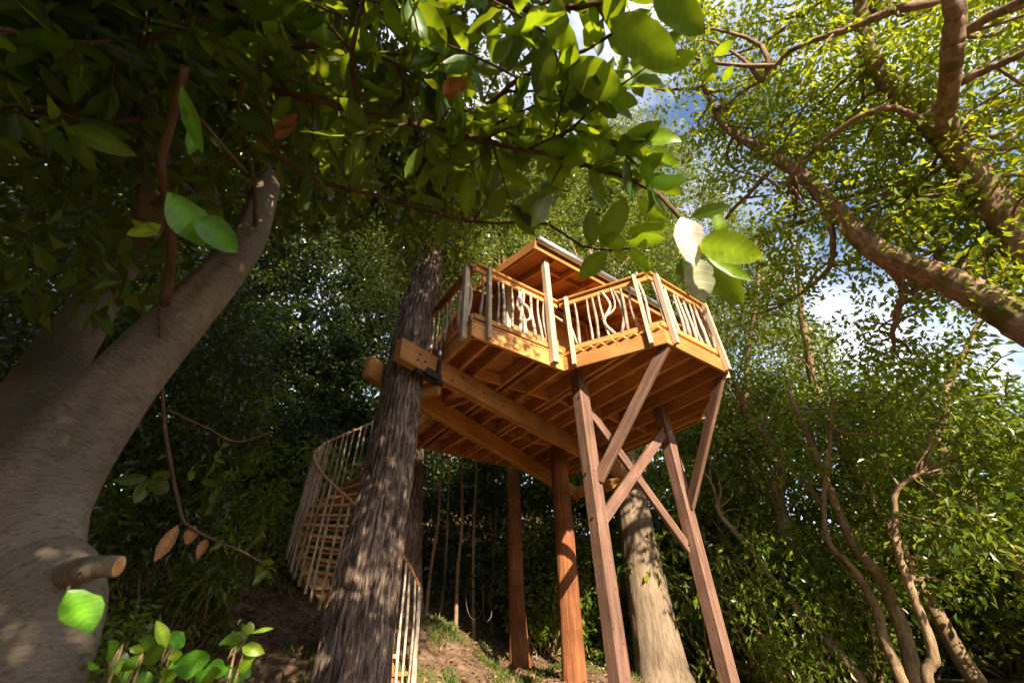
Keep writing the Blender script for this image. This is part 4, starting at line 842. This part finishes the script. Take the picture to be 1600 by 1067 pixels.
# the spray at the end of the near bough, leaf by leaf (base px, tip px, width px, distance)
tw_tubes.append((np.array([PT(930, 262, 1.80), PT(990, 282, 1.72), PT(1030, 305, 1.66), PT(1052, 328, 1.62), PT(1066, 345, 1.6), PT(1085, 372, 1.6), PT(1100, 392, 1.62)]), np.array([.009, .0085, .008, .008, .007, .006, .004]), 7))
tw_tubes.append((np.array([PT(860, 352, 2.0), PT(910, 385, 1.9), PT(950, 391, 1.8), PT(985, 388, 1.75)]), np.array([.006, .006, .005, .004]), 7))
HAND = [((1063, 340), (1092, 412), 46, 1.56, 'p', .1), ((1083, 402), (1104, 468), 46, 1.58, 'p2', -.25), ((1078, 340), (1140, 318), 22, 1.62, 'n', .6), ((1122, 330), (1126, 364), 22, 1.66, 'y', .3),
        ((1090, 378), (1194, 398), 50, 1.55, 'y', .35), ((1102, 400), (1176, 434), 18, 1.6, 'y', .6), ((1108, 408), (1156, 476), 42, 1.66, 'n', -.2), ((1070, 350), (1094, 372), 24, 1.68, 'y', .2), ((1078, 398), (1062, 440), 26, 1.7, 'n', .2),
        ((978, 308), (940, 388), 36, 1.74, 'd', .1), ((922, 326), (926, 384), 26, 1.8, 'd', .2), ((995, 312), (1034, 346), 24, 1.72, 'y', .4), ((978, 365), (1046, 352), 20, 1.72, 'y', .5), ((975, 378), (1040, 374), 24, 1.7, 'y', .4),
        ((978, 384), (940, 372), 26, 1.73, 'y', .3), ((950, 391), (908, 432), 32, 1.74, 'd', .1), ((985, 388), (1016, 422), 20, 1.72, 'y', .5), ((960, 392), (978, 404), 14, 1.75, 'y', .3), ((1000, 400), (1010, 425), 18, 1.76, 'd', .3),
        ((982, 216), (1066, 210), 27, 1.72, 'y', .5), ((1008, 238), (1062, 256), 24, 1.74, 'y', .45), ((958, 244), (1032, 188), 34, 1.72, 'n', .2), ((924, 196), (962, 248), 36, 1.78, 'd', .1), ((996, 274), (1034, 240), 26, 1.72, 'n', .2),
        ((972, 276), (1028, 286), 26, 1.74, 'd', .2), ((952, 30), (1064, 100), 58, 1.62, 'n', .25), ((885, 95), (970, 152), 56, 1.68, 'd', .15), ((868, -10), (872, 74), 40, 1.7, 'n', .1), ((1020, -14), (1104, 50), 50, 1.6, 'n', .35),
        ((852, 60), (846, 160), 40, 1.75, 'd', .1), ((835, 90), (865, 170), 34, 1.8, 'n', .2), ((1115, 88), (1142, 70), 16, 2.3, 'y', .4), ((1096, 90), (1120, 112), 16, 2.3, 'y', .4), ((1118, 122), (1092, 120), 14, 2.3, 'y', .3), ((1130, 128), (1142, 106), 14, 2.3, 'y', .3),
        ((262, 300), (322, 378), 56, 1.7, 'g', .2), ((306, 338), (372, 392), 44, 1.66, 'g', .3), ((285, 136), (312, 240), 24, 1.8, 'g', .4), ((308, 192), (298, 240), 20, 1.85, 'g', .2),
        ((106, 922), (148, 972), 50, 1.3, 'g', .35), ((252, 352), (200, 368), 20, 2.0, 'y', .3), ((250, 368), (206, 346), 14, 2.0, 'y', .3),
        ((232, 745), (178, 752), 18, 2.6, 'n', .4), ((232, 748), (262, 768), 24, 2.6, 'n', .3), ((236, 744), (268, 742), 16, 2.62, 'n', .3), ((230, 750), (212, 784), 20, 2.62, 'n', .2),
        ((278, 820), (244, 876), 20, 2.6, 'b', .2), ((305, 820), (292, 846), 18, 2.6, 'b', .2), ((323, 842), (308, 872), 14, 2.6, 'b', .2),
        ((430, 218), (462, 178), 22, 2.4, 'b', .2), ((505, 176), (520, 160), 14, 2.4, 'y', .2), ((742, 156), (768, 178), 16, 2.0, 'p2', .2), ((692, 150), (728, 124), 28, 1.9, 'b2', .3)]
for (b_, t_, wpx, d, key, tilt) in HAND:
    B_ = PT(*b_, d + 0.02); T_ = PT(*t_, d - 0.03); view = nrm(CAM - (B_ + T_) / 2); a_ = nrm(T_ - B_); sd = nrm(np.cross(a_, view))
    nn = nrm(view + sd * tilt * (1 if (b_[0] + t_[1]) % 2 else -1)); zc = PROJ((B_ + T_) / 2)[2]
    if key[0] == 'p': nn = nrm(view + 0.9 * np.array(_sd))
    add_leaf(B_, a_, nn, float(np.linalg.norm(T_ - B_)), wpx * float(zc) / FPX / math.cos(math.atan(tilt)), key)
# hanging twigs at the left
tw_tubes.append((resample([PT(250, 480, 2.5), PT(255, 640, 2.6), PT(266, 720, 2.6), PT(282, 800, 2.6), PT(296, 822, 2.6), PT(340, 846, 2.6), PT(380, 862, 2.6), PT(432, 892, 2.6)], [.009, .009, .009, .008, .007, .006, .005, .003], 40) + (6,)))
tw_tubes.append((resample([PT(262, 640, 2.62), PT(322, 668, 2.6), PT(372, 690, 2.6), (PT(426, 674, 2.6))], [.006, .005, .004, .003], 20) + (6,)))
tw_tubes.append((resample([PT(290, 105, 2.1), PT(268, 190, 2.15), PT(252, 260, 2.2), PT(264, 330, 2.3), (PT(268, 400, 2.4)), PT(258, 475, 2.52)], [.014, .015, .016, .017, .019, .024], 30) + (9,)))
tw_tubes.append((resample([PT(395, 60, 2.5), PT(372, 170, 2.6), PT(396, 280, 2.75), PT(400, 360, 2.95)], [.008, .009, .010, .013], 20) + (7,)))
tw_tubes.append((resample([PT(312, 185, 1.85), PT(350, 230, 1.85), PT(385, 270, 1.9)], [.006, .006, .006], 12) + (6,)))
for q, k in zip([(345, 700), (335, 720), (355, 735), (300, 735), (340, 760), (385, 770), (360, 830), (395, 850), (405, 880), (420, 890), (350, 845), (330, 790)], range(12)):
    gg = np.random.default_rng(700 + k); p = PT(*q, 2.6)
    for e in range(3): L = gg.uniform(.05, .09); add_leaf(p, gg.normal(size=3) + np.array([0.2, 0, -.3]), gg.normal(size=3) + np.array([0, -.8, .6]), L, L * .42)
tw_tubes.append((np.array([PT(125, 895, 1.95), PT(112, 905, 1.6), PT(106, 922, 1.32)]), np.array([.004, .003, .0025]), 5))
twigs = link('twigs', tubes_mesh('twigs', tw_tubes, B_TWIG), lt0); twigs['kind'] = 'stuff'
# leaves that show largest are pieces of their own, the rest is the canopy
MATK = {'n': L_NEAR, 'd': L_NEAR, 'g': L_GRN, 'y': L_YEL, 'p': L_GLARE, 'p2': L_PALE2, 'b': L_DEAD, 'b2': L_DEAD}
def leaf_piece_mesh(key, v):
    gq = np.random.default_rng(50 + v); n_ = 7; s = np.linspace(0, 1, n_); prof = np.sin(np.pi * s ** (0.85 + 0.1 * v)) ** 0.75
    V = []; cu = 0.10 + 0.05 * v; tw = gq.uniform(-.25, .25)
    for q, p in zip(s, prof):
        wv = 0.010 * math.sin(q * 14 + v); x = q * 0.15; z = -cu * 0.15 * q * q + 0.004 * math.sin(q * 6 + v)
        V += [(x, -0.031 * p, z + 0.008 * p + wv * .4 - tw * .03 * p * q), (x, 0, z), (x, 0.031 * p, z + 0.008 * p - wv * .4 + tw * .03 * p * q)]
    F = []
    for q in range(n_ - 1): F += [(3 * q, 3 * q + 3, 3 * q + 4, 3 * q + 1), (3 * q + 1, 3 * q + 4, 3 * q + 5, 3 * q + 2)]
    return raw_mesh('leaf', V, F, MATK[key], True)
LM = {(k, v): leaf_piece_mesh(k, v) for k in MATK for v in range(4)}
B_ = np.array([l[0] for l in LEAVES]); ln_ = np.array([l[3] for l in LEAVES]); px, py, zc = PROJ(B_ + np.array([l[1] for l in LEAVES]) * ln_[:, None] * .5)
size = np.where((zc > 0.3) & (px > -30) & (px < 1630) & (py > -30) & (py < 1097), ln_ * FPX / np.maximum(zc, .3), 0)
size += np.where(np.array([l[5] for l in LEAVES]) != 'n', 1000, 0)
near = np.linalg.norm(B_ - CAM, axis=1)
order = np.argsort(-size); top = set(order[:298].tolist())
def put_leaf(i, parent):
    b_, a_, n_, L, Wd, key = LEAVES[i]; sd = nrm(np.cross(n_, a_)); n2 = np.cross(a_, sd)
    sx, sy = L / 0.15, Wd / 0.062; sz_ = (sx + sy) / 2
    mw = Matrix(((a_[0] * sx, sd[0] * sy, n2[0] * sz_, b_[0]), (a_[1] * sx, sd[1] * sy, n2[1] * sz_, b_[1]), (a_[2] * sx, sd[2] * sy, n2[2] * sz_, b_[2]), (0, 0, 0, 1)))
    return link('leaf', LM[(key, i % 4)], parent, mw)
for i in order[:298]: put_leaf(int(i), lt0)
rest = [l for i, l in enumerate(LEAVES) if i not in top and np.linalg.norm(l[0] - CAM) > 1.1]
bs, axs, ns, Ls, Ws = [np.array([l[q] for l in rest]) for q in range(5)]
# the crown overhead, with unseen clumps added behind the camera to cast shade
cc = np.vstack([blob(1700, (-3.3, -0.5, 6.6), (4.2, 3.7, 4.6), 77, 0.25), blob(1000, (-2.55, -2.4, 3.6), (3.3, 1.7, 2.9), 78, 0.2), blob(13, (0.75, -1.6, 4.9), (0.7, 0.7, 1.1), 83, 0.1), blob(190, (1.0, -0.4, 6.9), (1.35, 1.3, 2.0), 79, 0.1), blob(600, (-1.9, -1.9, 10.5), (3.9, 2.8, 4.0), 80, 0.2), blob(700, (-1.4, -2.3, 13.8), (4.3, 3.0, 3.4), 81, 0.2)])
cc = np.vstack([cc, sweep([(560, 250, 4.6), (680, 290, 4.6), (770, 300, 4.6)], 26, 0.28, 82)])
px, py, zc = PROJ(cc); dist = np.linalg.norm(cc - CAM, axis=1)
bad = (zc > 0) & (((px > 990) & (px < 1900) & (py > -30)) | ((py > 345) & (px > 330)) | (py > 560))
cc = cc[~bad & (dist > 2.6)]
cl = clump(cc, 0.42, 62, g, ln=(0.10, 0.165), asp=0.42, droop=0.2)
V1, F1 = leaf_arrays(bs, axs, ns, Ls, Ws, 1); V2, F2 = leaf_arrays(*cl, 0)
fo = link('foliage', raw_mesh('foliage', np.vstack([V1, V2]), np.vstack([F1, F2 + len(V1)]), L_NEARM, False), lt0); fo['kind'] = 'stuff'
bt = [limb(np.array(main[-2]) * (1 - q) + np.array(sec[-1]) * q, c, 0.03, 0.008, 5000 + i, 9, 5, 0.06) for i, (c, q) in enumerate(zip(cc[::14], rng.random(len(cc[::14]))))]
link('boughs', tubes_mesh('boughs', bt, B_TWIG), lt0)['kind'] = 'stuff'

# ------------------------------------------------------------------ young laurel shoots at the lower left
sh = empty('laurel_shoots', (-1.5, 2.0, 0)); LEAVES = []
tag(sh, 'young glossy laurel shoots poking up at the bottom edge right of the near trunk', 'plant')
def zc_(x, y): return (130 + x / 5.333, 940 + y / 5.333)
SHO = [((690, 380), (622, 152), 74, 'y'), ((700, 395), (852, 240), 120, 'n'), ((690, 375), (470, 505), 105, 'n'), ((520, 410), (392, 380), 44, 'y'), ((590, 390), (488, 298), 90, 'n'), ((225, 490), (262, 325), 92, 'n'), ((360, 690), (268, 478), 105, 'n'),
       ((866, 655), (925, 378), 190, 'n'), ((700, 470), (840, 420), 60, 'y'), ((830, 470), (660, 560), 70, 'n'), ((980, 690), (1110, 560), 110, 'n'), ((1210, 560), (1060, 540), 110, 'n'), ((1360, 290), (1142, 330), 92, 'n'), ((1374, 280), (1392, 162), 64, 'y'),
       ((1366, 285), (1325, 172), 34, 'n'), ((1392, 262), (1596, 206), 30, 'y'), ((1325, 375), (1508, 420), 74, 'y'), ((1235, 440), (1290, 285), 66, 'n'), ((1290, 590), (1412, 428), 100, 'n'), ((1300, 560), (1392, 612), 70, 'n'), ((1180, 590), (1350, 680), 100, 'n'), ((1210, 560), (1260, 530), 60, 'n'),
       ((100, 700), (300, 640), 90, 'n'), ((480, 700), (400, 700), 80, 'n'), ((640, 690), (760, 600), 80, 'n'), ((560, 700), (430, 620), 90, 'n'), ((460, 560), (380, 450), 110, 'n'), ((40, 560), (130, 480), 80, 'n'), ((330, 560), (300, 400), 70, 'n'), ((1050, 700), (960, 600), 100, 'n'), ((760, 700), (690, 560), 80, 'n')]
for k, (b_, t_, wz, key) in enumerate(SHO):
    d = 2.15 + 0.12 * math.sin(k * 2.3); b2, t2 = zc_(*b_), zc_(*t_); Bq = PT(*b2, d + 0.02); Tq = PT(*t2, d + 0.05 * math.sin(k)); view = nrm(CAM - Bq); a_ = nrm(Tq - Bq); sd = nrm(np.cross(a_, view))
    key = 'g' if key == 'n' and k % 2 else key
    add_leaf(Bq, a_, nrm(view + sd * 0.35 * math.sin(k * 1.7) + ZX * 0.5), float(np.linalg.norm(Tq - Bq)), wz / 5.333 * d / FPX * 0.95, key)
    put_leaf(k, sh)
stt = []
for k, (rows) in enumerate([[(610, 760), (640, 540), (690, 380)], [(1180, 760), (1200, 490), (1290, 400), (1372, 285)], [(180, 760), (210, 560), (235, 480)], [(850, 800), (866, 655)], [(1240, 760), (1290, 590)], [(380, 800), (360, 690)]]):
    pts = [PT(*zc_(*q), 2.17) for q in rows]; f0 = pts[0].copy(); f0[2] = -0.05; f0[:2] += rng.normal(size=2) * 0.04
    P, r = resample([f0] + pts, np.linspace(.005, .002, len(pts) + 1), 16); stt.append((P, r, 6))
link('stems', tubes_mesh('stems', stt, B_STEM), sh)
